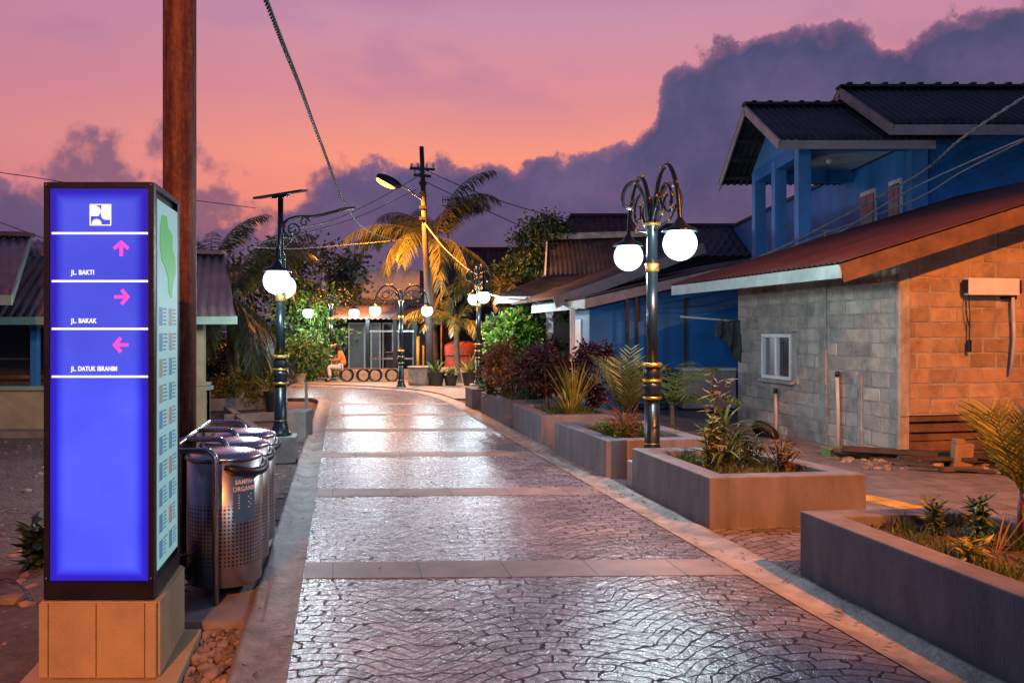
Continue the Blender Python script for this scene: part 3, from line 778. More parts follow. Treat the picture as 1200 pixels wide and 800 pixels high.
# ------------------------------------------------------------------ litter bins
def bin_(c, sticker, txt, lb, dz=0):
    t = thing('litter_bin', lb, 'bin', c, 0, 'row of three steel litter bins')
    r = .24; z0, z1 = .085, .90
    mb = MB(); mb.lathe([(r-.012,z0-.01),(r,z0),(r,z1),(r-.012,z1+.004),(r-.012,z0+.2)], n=48); mb.build('body', M['perf'], t, smooth=False)
    for p in kids(t): p.data.polygons.foreach_set('use_smooth', [True]*len(p.data.polygons))
    mb = MB(); mb.lathe([(r+.006,z1-.006),(r+.012,z1+.006),(r+.006,z1+.022),(.17,z1+.045),(.08,z1+.056),(0,z1+.06)], n=40); mb.build('lid', M['steel'], t, smooth=True)
    # black chute mouth on the street side
    mb = MB(); pts = []
    for i in range(11):
        a = -1.25+1.9*i/10; pts.append((math.cos(a)*(r+.02), math.sin(a)*(r+.02), z1-.035-.05*math.sin(PI*i/10)))
    mb.tube(pts, [.014]+[.03]*9+[.014], 8); mb.build('chute_lip', M['black'], t, smooth=True)
    mb = MB(); mb.lathe([(.12,-.005),(.12,.012),(.03,.014),(.03,z0)], n=20); mb.build('foot', M['black'], t)
    # sticker wrapped on the drum
    a0, a1 = -1.02, -.35
    def w(u, z, o=.0025): a = a0+(a1-a0)*u; return ((r+o)*math.cos(a), (r+o)*math.sin(a), z)
    mb = MB(); vs = []; fs = []
    for i in range(13): vs += [w(i/12, .50), w(i/12, .80)]
    for i in range(12): fs.append((2*i, 2*i+2, 2*i+3, 2*i+1))
    mb.add(vs, fs); s = mb.build('sticker', sticker, t)
    def put(tx, z, size, k):
        tm = text_mb(tx, size, .0008); xs = [v[0] for v in tm.v]; wd = max(xs)-min(xs)
        tm.v = [w(.5+(v[0]-min(xs)-wd/2)*k/(r*(a1-a0)), z+v[1], .004+v[2]) for v in tm.v]; tm.build('lettering', M['paint_white'], s)
    put('SAMPAH', .745, .042, .85); put(txt, .70, .042, .85)
    mb = MB()
    for l in range(6):
        z = .672-l*.017; mb.add([w(.2,z,.004), w(.8-.1*(l%2),z,.004), w(.8-.1*(l%2),z+.006,.004), w(.2,z+.006,.004)], [(0,1,2,3)])
    mb.build('text_lines', M['paint_white'], s)
    return t
bin_((-1.94,5.76,0), M['stk_blue'], 'ORGANIK', 'front litter bin of perforated steel with the blue sticker')
bin_((-2.05,6.32,0), M['stk_orange'], 'ORGANIK', 'middle litter bin in the steel row, mostly hidden, with an orange sticker')
bin_((-2.16,6.88,0), M['stk_red'], 'ORGANIK', 'rear litter bin in the steel row, mostly hidden, with a red sticker')
t = thing('bin_rack', 'polished steel tube rack of hoops holding the row of litter bins', 'rack', (-2.05,6.3,0))
oo = V(-2.05,6.3,0)
for i in range(4):
    c = V(-1.89-.112*i, 5.44+.56*i, 0); mb = MB(); pts = []
    xr_, xl_ = 0, -.34; zt = .985; rd = .07
    prof = [(0,0,0),(0,0,zt-rd)]+[(-rd+rd*math.cos(a),0,zt-rd+rd*math.sin(a)) for a in (.3,.6,.9,1.2,PI/2)]+[(xl_+rd-rd*math.cos(a),0,zt-rd+rd*math.sin(a)) for a in (PI/2,1.2,.9,.6,.3)]+[(xl_,0,zt-rd),(xl_,0,0)]
    mb.tube([c+V(*p) for p in prof], .0185, 14); mb.build('hoop', M['steel'], t, smooth=True, origin=oo)
mb = MB(); mb.tube([V(-1.89-.30,5.44,.985), V(-1.89-.30-.336,5.44+1.68,.985)], .021, 12); mb.build('rail', M['steel'], t, smooth=True, origin=oo)

# ------------------------------------------------------------------ lamps
def leafbit(mb, c, r, rot): mb.ball(c, r, 8, 6, (1.6,.5,.7), rot)
def lamp_post(t, ztop, band_z):
    r = .062
    mb = MB(); mb.lathe([(.15,0),(.15,.03),(.125,.05),(.10,.14),(.085,.2),(.085,.70)], n=20); mb.lathe([(.10,.74),(.085,.78),(.11,.84),(.10,.89)], n=20)
    mb.lathe([(.085,.93),(.098,.97),(.092,1.03),(.08,1.06)], n=20)
    mb.lathe([(r,1.11),(r,band_z-.04)], n=20); mb.lathe([(r,band_z+.04),(.058,ztop-.1),(.085,ztop-.05),(.09,ztop)], n=20)
    mb.build('post', M['post'], t, smooth=True)
    for z, rr_, h in ((.70,.105,.04),(.89,.108,.04),(1.06,.112,.05),(.2,.09,.02)):
        mb = MB(); mb.lathe([(rr_-.02,z),(rr_,z+.006),(rr_,z+h-.006),(rr_-.025,z+h)], n=20); mb.build('collar_ring', M['gold'], t, smooth=True)
    mb = MB(); mb.lathe([(r,band_z-.05),(.078,band_z-.04),(.072,band_z),(.078,band_z+.04),(.06,band_z+.05)], n=20); mb.build('collar_ring', M['gold'], t, smooth=True)
    mb = MB(); mb.lathe([(.07,ztop-.045),(.10,ztop-.03),(.10,ztop-.01),(.075,ztop+.01)], n=20); mb.build('collar_ring', M['gold'], t, smooth=True)
def globe_unit(t, x, y, z, gr=.175):
    g = MB(); g.ball((x,y,z), gr, 28, 18); go = g.build('globe', M['globe'], t, smooth=True)
    l = bpy.data.lights.new('globe_bulb', 'POINT'); l.energy = 235; l.color = (.76,.92,1.0); l.shadow_soft_size = .12
    lo = bpy.data.objects.new('globe_bulb', l); COL.objects.link(lo); lo.parent = go; lo.location = (x,y,z)
    mb = MB(); mb.lathe([(.15,z+.135),(gr+.012,z+.12),(.17,z+.15),(.085,z+.185),(.05,z+.23),(.025,z+.27)], (x,y,0), 20); mb.build('cap', M['post'], t, smooth=True)
def twin_lamp(label, loc, rz, h=2.95, group='twin globe street lamps', footing=.28, rise=.52, wide=False):
    t = thing('street_lamp', label, 'street lamp', loc, rz, group)
    base = footing
    if footing:
        mb = MB(); mb.box((0,0,footing/2-.03), (.44,.44,footing+.06)); mb.build('footing', M['concrete'], t, bevel=.01)
    # shift the post to stand on its footing
    lamp_post(t, h-base, h-base-.5)
    for c in kids(t):
        if not c.name.startswith('footing'): c.location.z = base
    for s in (-1, 1):
        gz = h-.31
        mb = MB(); mb.tube(smooth_path([(s*.05,0,h-.06),(s*.10,0,h+.25),(s*.27,0,h+rise),(s*.50,0,h+rise+.02),(s*.70,0,h+rise*.55),(s*.78,0,h-.05),(s*.78,0,gz+.25)], 7), .026, 8); mb.build('arm', M['post'], t, smooth=True)
        mb = MB(); mb.tube(smooth_path([(s*.04,.02,h-.02),(s*.16,.0,h+.22),(s*.36,0,h+rise*.72),(s*.55,0,h+rise*.5),(s*.52,0,h+.08),(s*.38,0,h+.10),(s*.36,0,h+.22),(s*.44,0,h+.24)], 6), .016, 6)
        mb.tube(smooth_path([(s*.08,0,h),(s*.22,0,h+.02),(s*.30,0,h+.14),(s*.22,0,h+.24),(s*.15,0,h+.17),(s*.2,0,h+.12)], 6), .014, 6)
        mb.tube(smooth_path([(s*.08,0,h-.1),(s*.3,0,h-.06),(s*.52,0,h-.02),(s*.68,0,h+.1)], 6), .012, 6)
        mb.build('scroll', M['post'], t, smooth=True)
        mb = MB(); rr_ = random.Random(3)
        for (x, z) in ((.45,rise+.05),(.28,rise+.05),(.68,rise*.66),(.55,.1),(.36,.25),(.2,.25),(.3,.08),(.5,-.02),(.12,.3),(.6,rise*.45)):
            q = Quaternion((0,1,0), rr_.uniform(-1.5,1.5)).to_matrix(); leafbit(mb, (s*x,0,h+z), .03, q)
        mb.build('leaf_ornament', M['gold'], t, smooth=True)
        globe_unit(t, s*.78, 0, gz)
    # short arching brackets across the other way
    for s in (-1, 1):
        mb = MB(); mb.tube(smooth_path([(0,s*.05,h-.05),(0,s*.09,h+.26),(0,s*.2,h+rise*.85),(0,s*.32,h+rise*.7),(0,s*.34,h+.2),(0,s*.24,h+.16),(0,s*.22,h+.26)], 7), .02, 8); mb.build('bracket', M['post'], t, smooth=True)
    mb = MB(); mb.lathe([(.03,h),(.035,h+.12),(.015,h+.2),(.028,h+.24),(0,h+.3)], n=12); mb.build('finial', M['post'], t, smooth=True)
    return t
RZ = PI/2+UA
twin_lamp('nearest twin globe street lamp, black and gold, standing between two right-hand planters', (1.565,9.53,0), RZ)
twin_lamp('twin globe street lamp beside the bright green bush past the right planters', (-.92,23.5,0), RZ)
twin_lamp('twin globe street lamp beside the bench, next to the leaning utility pole', (-3.34,25.7,.05), 0.03, h=2.6, footing=0, rise=.42)
twin_lamp('farthest twin globe street lamp behind the seated woman, with gold scrollwork', (-6.15,29.0,.05), 0.03, h=2.6, footing=.1, rise=.42)
twin_lamp('twin globe street lamp on the right kerb behind the camera, out of the picture', (4.5,-4.3,0), RZ, footing=.28)

def solar_lamp():
    h = 2.42
    t = thing('solar_street_lamp', 'dark lamp post on a concrete block with two globes and a solar panel on top', 'street lamp', (-3.2,11.8,0), RZ)
    mb = MB(); mb.box((0,0,.12), (.44,.44,.36)); mb.build('footing', M['concrete'], t, bevel=.012)
    lamp_post(t, h-.3+.02, h-.3-.22)
    for c in kids(t):
        if not c.name.startswith('footing'): c.location.z = .3
    for s in (-1, 1):
        mb = MB(); mb.tube(smooth_path([(0,0,h-.02),(s*.15,0,h+.2),(s*.42,0,h+.42),(s*.66,0,h+.42),(s*.78,0,h+.26),(s*.78,0,h+.2)], 6), .024, 8); mb.build('arm', M['post'], t, smooth=True)
        mb = MB(); mb.tube(smooth_path([(s*.06,0,h),(s*.3,0,h+.02),(s*.45,0,h+.2),(s*.32,0,h+.28),(s*.25,0,h+.2)], 6), .014, 6); mb.build('scroll', M['post'], t, smooth=True)
        globe_unit(t, s*.78, 0, h-.03)
    mb = MB(); mb.tube([(0,0,h),(0,0,2.75)], .05, 14); mb.tube([(0,0,2.75),(0,0,3.6)], .038, 14); mb.lathe([(.05,2.72),(.075,2.74),(.075,2.78),(.04,2.8)], n=14); mb.build('mast', M['post'], t, smooth=True)
    q = Matrix.Rotation(-RZ, 3, 'Z')          # world direction inside the rotated root
    def wl(x, y, z): v = q @ Vector((x,y,0)); return (v.x, v.y, z)
    mb = MB(); m3 = q @ Matrix.Rotation(-.16, 3, 'Y') @ Matrix.Rotation(.16, 3, 'X')
    mb.box((0,0,3.63), (.66,.42,.03), m3); mb.build('solar_panel', M['glass'], t)
    mb = MB(); mb.box((0,0,3.60), (.2,.2,.03), m3); mb.build('panel_bracket', M['post'], t)
    mb = MB(); mb.tube(smooth_path([wl(.0,0,3.02), wl(.04,0,3.22), wl(.2,0,3.31), wl(.5,0,3.33), wl(.9,0,3.43)], 6), .022, 8); mb.build('arm', M['post'], t, smooth=True)
    mb = MB()
    sp = []
    for i in range(30):
        a = i*.36; r_ = .13*(1-i/36); sp.append(wl(.17+r_*math.cos(a+2.6), 0, 3.14+r_*math.sin(a+2.6)))
    mb.tube(sp, .014, 6); sp = []
    for i in range(20):
        a = i*.4; r_ = .07*(1-i/26); sp.append(wl(.33+r_*math.cos(a), 0, 3.24+r_*math.sin(a)))
    mb.tube(sp, .012, 6); mb.tube(smooth_path([wl(.03,0,2.9), wl(.12,0,2.96), wl(.16,0,3.05)], 5), .014, 6); mb.build('scroll', M['post'], t, smooth=True)
    m4 = q @ Matrix.Rotation(-.12, 3, 'Y')
    mb = MB(); mb.box(wl(.93,0,3.43), (.2,.1,.03), m4); mb.build('lamp_head', M['black'], t, bevel=.008)
solar_lamp()

# off to the right, behind the camera: the sodium street light that throws the orange light over the yard
def sodium_lamp(name, label, base, head, groupless=True, pw=0, aim=None, m='concrete'):
    t = thing(name, label, 'street light', base); hb = Vector(head)-Vector(base)
    mb = MB(); top = V(hb.x*.12, hb.y*.12, hb.z-.1)
    mb.tube([(0,0,0),(0,0,hb.z-.4)], [.09,.06], 14); mb.build('post', M[m], t, smooth=True)
    mb = MB(); mb.tube(smooth_path([(0,0,hb.z-.6), (hb.x*.35,hb.y*.35,hb.z-.15), (hb.x*.9,hb.y*.9,hb.z+.05)], 6), .03, 8); mb.build('arm', M['steel'], t, smooth=True)
    ang = math.atan2(hb.y, hb.x); m3 = Matrix.Rotation(ang, 3, 'Z') @ Matrix.Rotation(-.25, 3, 'Y')
    mb = MB(); mb.ball(hb+V(0,0,.07), .2, 16, 10, (1.5,.62,.42), m3); mb.build('lamp_head', M['signframe'], t, smooth=True)
    mb = MB(); mb.ball(hb+V(0,0,.0), .15, 16, 10, (1.35,.6,.42), m3); mb.build('lens', M['sodium'], t, smooth=True)
    return t
t = sodium_lamp('sodium_street_light', 'orange sodium street light on a post outside the picture', (7.6,-.6,0), (6.4,.6,8.2))
def spot(name, loc, tgt, power, col, size, blend=.6, rad=.12, parent=None):
    l = bpy.data.lights.new(name, 'SPOT'); l.energy = power; l.color = col; l.spot_size = size; l.spot_blend = blend; l.shadow_soft_size = rad
    o = bpy.data.objects.new(name, l); COL.objects.link(o); o.location = loc
    o.rotation_euler = (Vector(tgt)-Vector(loc)).to_track_quat('-Z', 'Y').to_euler(); return o
spot('sodium_light', (6.4,.6,8.08), (5.6,8.5,0), 11500, (1.0,.26,.022), math.radians(62), blend=.45)
sodium_lamp('sodium_street_light', 'orange sodium street light outside the picture behind the sign side of the street', (-2.6,-6.2,0), (-1.2,-5.2,6.6))
spot('sodium_light', (-1.2,-5.2,6.45), (-3.6,6.2,1.3), 5200, (1.0,.30,.05), math.radians(54), blend=.7)

# utility pole with the orange lamp at the far end
def utility_pole():
    b = V(-2.55,26.9,.05); top = P(494,172,26.9)
    t = thing('utility_pole', 'slim grey utility pole with crossarm and orange street light at the street end', 'utility pole', b)
    mb = MB(); mb.tube([(0,0,0), tuple((top-b)*.5), tuple(top-b)], [.125,.095,.07], 14); mb.build('pole', M['polewood'], t, smooth=True)
    for py, hw in ((198,.38),(206,.26)):
        c = P(495,py,26.9)-b; mb = MB(); mb.beam(c-V(hw,.1,0), c+V(hw,.1,0), .07, .08); mb.build('crossarm', M['wooddark'], t)
        mb = MB()
        for s in (-1,-.4,.4,1): mb.lathe([(.03,0),(.045,.04),(.03,.08),(.04,.12),(0,.15)], c+V(s*hw*.9,0,.04), 8)
        mb.build('insulator', M['white'], t)
    for py in (215, 228, 243, 256):
        c = P(495.5,py,26.8)-b; mb = MB(); mb.box(c, (.22,.14,.10)); mb.build('clamp', M['black'], t)
    c0 = P(496,236,26.9)-b; c1 = P(478,222,26.6)-b; c2 = P(466,216,26.3)-b
    mb = MB(); mb.tube(smooth_path([c0, c1, c2], 6), .035, 8); mb.build('lamp_arm', M['steel'], t, smooth=True)
    hd = P(456,212,26.2)-b; m3 = Matrix.Rotation(.45, 3, 'Y')
    mb = MB(); mb.ball(hd, .30, 18, 10, (1.45,.62,.5), m3); mb.build('lamp_head', M['signframe'], t, smooth=True)
    mb = MB(); mb.ball(hd+V(-.10,0,-.07), .25, 18, 10, (1.3,.55,.42), m3); mb.build('lens', M['sodium'], t, smooth=True)
    mb = MB(); mb.box(P(517,322,26.7)-b, (.25,.1,.32)); 
    return b+hd
hd = utility_pole()
spot('sodium_light', hd+V(-.1,-.1,-.35), hd+V(.3,1.3,-6), 5200, (1.0,.31,.03), math.radians(172), rad=.15)

# ------------------------------------------------------------------ cables
def cable(label, pts, r, m='wire', twist=0, n=14, group=None):
    p = smooth_path(pts, n); mb = MB()
    if twist:
        for k in range(2):
            q = []
            for i, c in enumerate(p):
                a = i*1.15+k*PI; tt = (p[min(i+1,len(p)-1)]-p[max(i-1,0)]).normalized(); a1 = tt.orthogonal().normalized(); a2 = tt.cross(a1)
                q.append(c+(a1*math.cos(a)+a2*math.sin(a))*r*.85)
            mb.tube(q, r, 6)
    else: mb.tube(p, r, 5)
    o = mb.build('overhead_cable', M[m], smooth=True, origin=p[0]); return tag(o, label, 'cable', group)
cable('thick twisted black cable sagging from the top of the picture towards the palms', [P(296,-40,5.6), P(330,48,7), P(350,98,8.2), P(376,168,10.5), P(405,240,15), P(428,268,20), P(460,282,26)], .0115, 'wire', 1, 70)
cable('pale cable running down from the utility pole to the lamp behind the green bush', [P(498,262,26.8), P(520,290,26), P(545,313,25), P(560,322,23.6)], .02, 'wirepale')
cable('pale cable from the lamp behind the green bush to the white porch fascia', [P(560,340,23.5), P(590,349,22.6), P(620,352,22.2), P(645,358,21.8)], .018, 'wirepale')
cable('upper dark cable leaving the utility pole to the right', [P(500,200,26.9), P(560,226,28), P(640,251,30), P(760,275,33)], .016)
cable('lower dark cable leaving the utility pole to the right', [P(500,214,26.9), P(560,242,28), P(625,271,30), P(700,300,33)], .016)
cable('dark cable from the utility pole down to the solar lamp on the left', [P(488,208,26.8), P(440,235,22), P(390,258,17), P(340,268,13)], .012)
cable('second dark cable from the utility pole towards the left palm', [P(488,222,26.8), P(430,250,22), P(370,270,18), P(300,285,15)], .012)
cable('thin slack cable crossing low to the left in front of the mauve sky', [P(488,280,26.8), P(420,286,24), P(350,291,20), P(290,289,16)], .013)
cable('thin cable high at the left edge above the purple roof', [P(-30,198,14), P(40,208,14.5), P(130,222,15.5), P(300,244,18)], .008)
cable('thin black cable looping on the bare ground at the left edge', [G(-10,683,-.05), G(8,684,-.05)+V(0,0,.04), G(22,689,-.05)+V(0,0,.03), G(36,703,-.05)], .006)
cable('thin cable sloping over the purple roof at the left edge', [P(-30,250,13), P(20,268,13.5), P(70,286,14.5)], .009)
# ------------------------------------------------------------------ block shed on the right
def shed():
    A = V(5.18,11.4,0)
    t = thing('block_shed', 'unplastered concrete block shed with a red corrugated roof, the nearest building on the right', 'shed', A, UA)
    rr = random.Random(21)
    bw, bh = .41, .205
    def zt(x): return 2.57+.3*(x+1.25)-.05
    def blocks(fn, Lx, z0, ztop, holes, m=M['block']):
        mb = MB(); row = 0; z = z0
        while z < 4.6:
            u = -(bw/2 if row % 2 else 0)
            while u < Lx:
                u0 = max(u, 0)+.011*rr.uniform(.6,1.8); u1 = min(u+bw, Lx)-.011*rr.uniform(.6,1.8); z1 = z+bh-.018*rr.uniform(.5,1.6)
                segs = [(u0, u1)]
                for h in holes:
                    if z1 > h[2] and z < h[3]:
                        ns = []
                        for p_, q_ in segs:
                            if h[1] <= p_ or h[0] >= q_: ns.append((p_, q_)); continue
                            if h[0]-p_ > .06: ns.append((p_, h[0]-.006))
                            if q_-h[1] > .06: ns.append((h[1]+.006, q_))
                        segs = ns
                for u0, u1 in segs:
                  top = min(ztop(u0), ztop(u1))
                  if u1-u0 > .05 and z < top-.03:
                    z1 = min(z1, top); d = rr.uniform(.003,.011); tw = rr.uniform(-.006,.006)
                    b = .007
                    o = [fn(u0,z+tw,0), fn(u1,z-tw,0), fn(u1,z1-tw,0), fn(u0,z1+tw,0)]
                    i_ = [fn(u0+b,z+b+tw,d), fn(u1-b,z+b-tw,d), fn(u1-b,z1-b-tw,d), fn(u0+b,z1-b+tw,d)]
                    mb.add(o+i_, [(4,5,6,7),(0,1,5,4),(1,2,6,5),(2,3,7,6),(3,0,4,7)])
                u += bw
            z += bh; row += 1
        return mb
    L = 4.65
    win = (2.70, 3.68, .92, 1.69)
    holes = [(win[0]-.02, win[1]+.02, win[2]-.03, win[3]+.03), (1.70,1.92,-1,9), (.80,.93,-1,1.15), (-.1,.06,-1,9)]
    # side wall faces the street (-x)
    mb = MB()
    for y0, y1, z0, z1 in ((0,win[0],-.07,2.86),(win[1],L,-.07,2.86),(win[0],win[1],-.07,win[2]),(win[0],win[1],win[3],2.86)):
        mb.box((.07,(y0+y1)/2,(z0+z1)/2), (.14,y1-y0,z1-z0))
    w = mb.build('wall', M['mortar'], t)
    blocks(lambda u,z,d: (-d,u,z), L, -.06, lambda u: 2.86, holes).build('blockwork', M['block'], w)
    mb = MB()
    mb.box((-.012,1.81,1.4), (.03,.2,2.93)); mb.box((-.010,.865,.52), (.026,.11,1.2)); mb.box((-.006,.02,1.4), (.03,.06,2.93)); mb.build('pilaster', M['mortar'], w, bevel=.008)
    # front wall (-y), stepped under the roof slope
    mb = MB(); X1 = 4.4
    vs = [(.14,0,.61),(X1,0,.61),(X1,0,zt(X1)),(0.14,0,zt(.14)),(.14,.14,.61),(X1,.14,.61),(X1,.14,zt(X1)),(.14,.14,zt(.14))]
    mb.add(vs, [(0,1,2,3),(7,6,5,4),(0,4,5,1),(3,2,6,7),(1,5,6,2),(0,3,7,4)])
    w2 = mb.build('wall', M['mortar'], t)
    blocks(lambda u,z,d: (u+.05,-d,z), X1-.05, .63, lambda u: zt(u), [(-.1,.10,-1,9)]).build('blockwork', M['block_lamp_tint'], w2)
    mb = MB(); mb.box((.06,-.003,1.7), (.14,.03,2.2)); mb.build('pilaster', M['mortar'], w2, bevel=.008)
    # lower timber boarding
    for i, (z, h, ins) in enumerate(((.56,.08,0),(.43,.11,.02),(.30,.09,.06),(.18,.13,.03),(.02,.16,.05))):
        mb = MB(); mb.box((2.2,.05+ins,z), (4.35,.04,h)); mb.build('board', M['wood'], t, bevel=.005)
    mb = MB(); mb.box((2.2,.16,.27), (4.3,.03,.66)); mb.build('backing', M['wooddark'], t)
    # window
    mb = MB(); y0, y1, z0, z1 = win
    for a, b2, c, d in ((y0,y1,z0,z0+.06),(y0,y1,z1-.06,z1),(y0,y0+.055,z0+.06,z1-.06),(y1-.055,y1,z0+.06,z1-.06),((y0+y1)/2-.035,(y0+y1)/2+.035,z0+.06,z1-.06)):
        mb.box((-.012,(a+b2)/2,(c+d)/2), (.07,b2-a,d-c))
    wf = mb.build('window', M['white'], t, bevel=.004)
    for a, b2, m in ((y0+.055,(y0+y1)/2-.035,'glass'),((y0+y1)/2+.035,y1-.055,'frosted')):
        mb = MB(); mb.box((.02,(a+b2)/2,(z0+z1)/2), (.01,b2-a,z1-z0-.12)); mb.build('pane', M[m], wf)
    mb = MB(); mb.box((-.03,(y0+y1)/2,z0-.035), (.11,y1-y0+.12,.055)); mb.build('sill', M['mortar'], wf, bevel=.006)
    mb = MB(); mb.box((-.008,y0-.10,(z0+z1)/2), (.03,.17,z1-z0+.1)); mb.box((-.009,(y0+y1)/2-.02,z1+.065), (.028,y1-y0+.3,.11)); mb.build('render_patch', M['mortar'], w, bevel=.006)
    # roof
    x0, x1, ya, yb = -1.25, 4.9, -.55, 4.85
    def rz(x): return 2.60+.3*(x-x0)
    mb = MB(); mb.corr((x0,yb,rz(x0)),(x0,ya,rz(x0)),(x1,ya,rz(x1)),(x1,yb,rz(x1)), .13, .016, 10); r = mb.build('roof', M['roofred'], t, smooth=True, solid=.008)
    mb = MB(); mb.beam((x0+.02,ya,rz(x0)-.115),(x0+.02,yb,rz(x0)-.115), .025, .17); mb.build('fascia_board', M['fasciagreen'], r)
    mb = MB(); dz = -.15; mb.beam((x0+.035,ya+.0,rz(x0)+dz+.01),(x1,ya+.0,rz(x1)+dz+.01), .03, .23); mb.build('barge_board', M['wood'], r)
    mb = MB()
    for i in range(5): mb.beam((x0+.1, .1+i*1.1, rz(x0)-.09), (x1, .1+i*1.1, rz(x1)-.12), .06, .1)
    mb.build('rafter', M['wooddark'], r)
    # battens seen at the far soffit
    Rm = Matrix.Translation(A) @ Matrix.Rotation(UA, 4, 'Z')
    return t, Rm
shed_root, SM = shed()
def sw(x, y, z): return SM @ V(x, y, z)
# things fixed to or leaning on the shed
tf = thing('light_fixture', 'white metal fluorescent light box mounted high on the orange lit block wall', 'light fixture', sw(1.34,0,2.34), UA)
mb = MB(); mb.box((0,-.10,0), (.80,.10,.23)); mb.build('housing', M['white'], tf, bevel=.012)
mb = MB(); mb.box((-.42,-.10,.0), (.03,.08,.18)); mb.build('end_bracket', M['black'], tf)
mb = MB(); mb.box((.42,-.10,.0), (.03,.08,.18)); mb.build('end_bracket', M['black'], tf)
mb = MB(); mb.box((.32,-.04,-.14), (.22,.05,.05)); mb.build('bracket', M['black'], tf)
o = MB(); o.tube([(0,0,0),(.02,0,-.55),(-.03,-.01,-1.02)], .022, 8); o = o.build('hanging_pipe', M['pvc'], smooth=True); o.location = sw(1.68,-.09,2.20); tag(o, 'thin pipe hanging down below the white light box on the block wall', 'pipe')
t = thing('power_cable', 'short black cable with a plug hanging from the left end of the white light box', 'cable', sw(.98,-.06,2.2), UA)
mb = MB(); mb.tube(smooth_path([(-.02,0,.05),(-.03,-.02,-.2),(.02,-.02,-.4),(.02,-.02,-.58)], 6), .008, 6); mb.tube(smooth_path([(.02,0,.05),(.03,-.02,-.2),(.03,-.02,-.4),(.025,-.02,-.58)], 6), .008, 6); mb.build('cord', M['black'], t, smooth=True)
mb = MB(); mb.box((.022,-.02,-.66), (.05,.04,.16)); mb.build('plug', M['black'], t, bevel=.008)
for y, zt_, lb in ((3.1,.77,'short white pipe standing upright against the block wall below the window'), (1.29,1.14,'taller white pipe standing upright against the block wall right of the window')):
    t = thing('standing_pipe', lb, 'pipe', sw(-.09,y,-.06), UA, 'white pipes against the shed')
    mb = MB(); mb.tube([(0,0,0),(.02,.02,zt_*.5),(.01,.03,zt_)], .026, 10); mb.build('pipe', M['pvc'], t, smooth=True)
    mb = MB(); mb.tube([(.01,.03,zt_-.02),(.01,.03,zt_+.06)], .034, 10); mb.build('cap', M['black'], t, smooth=True)
mb = MB(); n1, n2 = 24, 10; vs = []; fs = []
for i in range(n1):
    a = 2*PI*i/n1
    for k in range(n2):
        b2 = 2*PI*k/n2; r_ = .18+.06*math.cos(b2); vs.append((r_*math.cos(a), .075*math.sin(b2), r_*math.sin(a)))
for i in range(n1):
    for k in range(n2): fs.append((i*n2+k, ((i+1)%n1)*n2+k, ((i+1)%n1)*n2+(k+1)%n2, i*n2+(k+1)%n2))
mb.add(vs, fs); o = mb.build('tyre', M['rubber'], smooth=True); o.location = sw(-.50,2.7,.10); o.rotation_euler = (-.85,0,UA+PI/2+.2); tag(o, 'old black tyre leaning against the block wall behind the planter', 'tyre')
# scrap heap in front of the shed
sc_ = [((-.70,.45),(.55,-.25),.10,.05,.16,'polewood','pipe','long grey pipe lying on top of the scrap heap'),
       ((-.6,.4),(.9,-.55),.06,.14,.20,'wooddark','plank','dark plank lying across the scrap heap below the grey pipe'),
       ((-.3,.2),(.75,-.75),.05,.12,.08,'wooddark','plank','dark plank at the bottom front of the scrap heap'),
       ((.5,-.7),(2.3,-1.2),.04,.16,.05,'wood','plank','brown plank lying on the ground towards the right edge'),
       ((.9,-.5),(2.6,-.75),.05,.14,.14,'wooddark','plank','dark plank stacked against the timber boarding'),
       ((.7,-.35),(2.9,-.35),.06,.12,.10,'wood','plank','brown plank lying along the foot of the timber boarding'),
       ((1.3,-.95),(2.5,-.55),.04,.11,.26,'wooddark','plank','dark plank resting slanted on top of the other planks near the right edge')]
for a, b2, h, w_, z, m, nm, lb in sc_:
    A = sw(*a, z-.06); B = sw(*b2, z-.08); c = (A+B)/2; mb = MB()
    if nm == 'pipe': mb.tube([A-c, B-c], .04, 10)
    else: mb.beam(A-c, B-c, w_, h)
    o = mb.build(nm, M[m], bevel=0); o.location = c; tag(o, lb, nm, 'scrap beside the shed')
o = MB(); o.box((0,0,0), (.36,.28,.16)); o.box((0,0,.085), (.39,.31,.025)); o = o.build('plastic_box', M['greenbox'], bevel=.012); o.location = sw(-.52,.62,.02); o.rotation_euler = (.03,.04,UA-.15); tag(o, 'pale green plastic box in the scrap heap beside the shed', 'box')
o = MB(); o.box((0,0,0), (.26,.26,.16)); o.box((0,0,.085), (.28,.28,.02)); o.box((0,-.135,0), (.06,.02,.17)); o = o.build('plastic_box', M['yellowbox'], bevel=.012); o.location = sw(-.18,.42,.02); o.rotation_euler = (.03,-.1,UA+.25); tag(o, 'yellow plastic box in the scrap heap next to the green one', 'box')
mb = MB(); mb.prism([(-.15,-.05),(.13,-.06),(.15,.05),(-.13,.06)], 0, .34); mb.prism([(-.15,-.05),(-.02,-.055),(-.01,.05),(-.13,.06)], .34, .40); o = mb.build('timber_block', M['woodlight'], bevel=.01); o.location = sw(.42,-.62,-.03); o.rotation_euler = (.05,.06,UA+.1); tag(o, 'upright pale timber block standing in front of the boarding', 'timber block')
mb = MB(); rock(mb, (0,0,0), .12, R); o = mb.build('rock', M['woodlight']); o.location = sw(.12,-.55,.03); tag(o, 'small pale brown lump of rubble between the scrap planks and the timber block', 'rock')

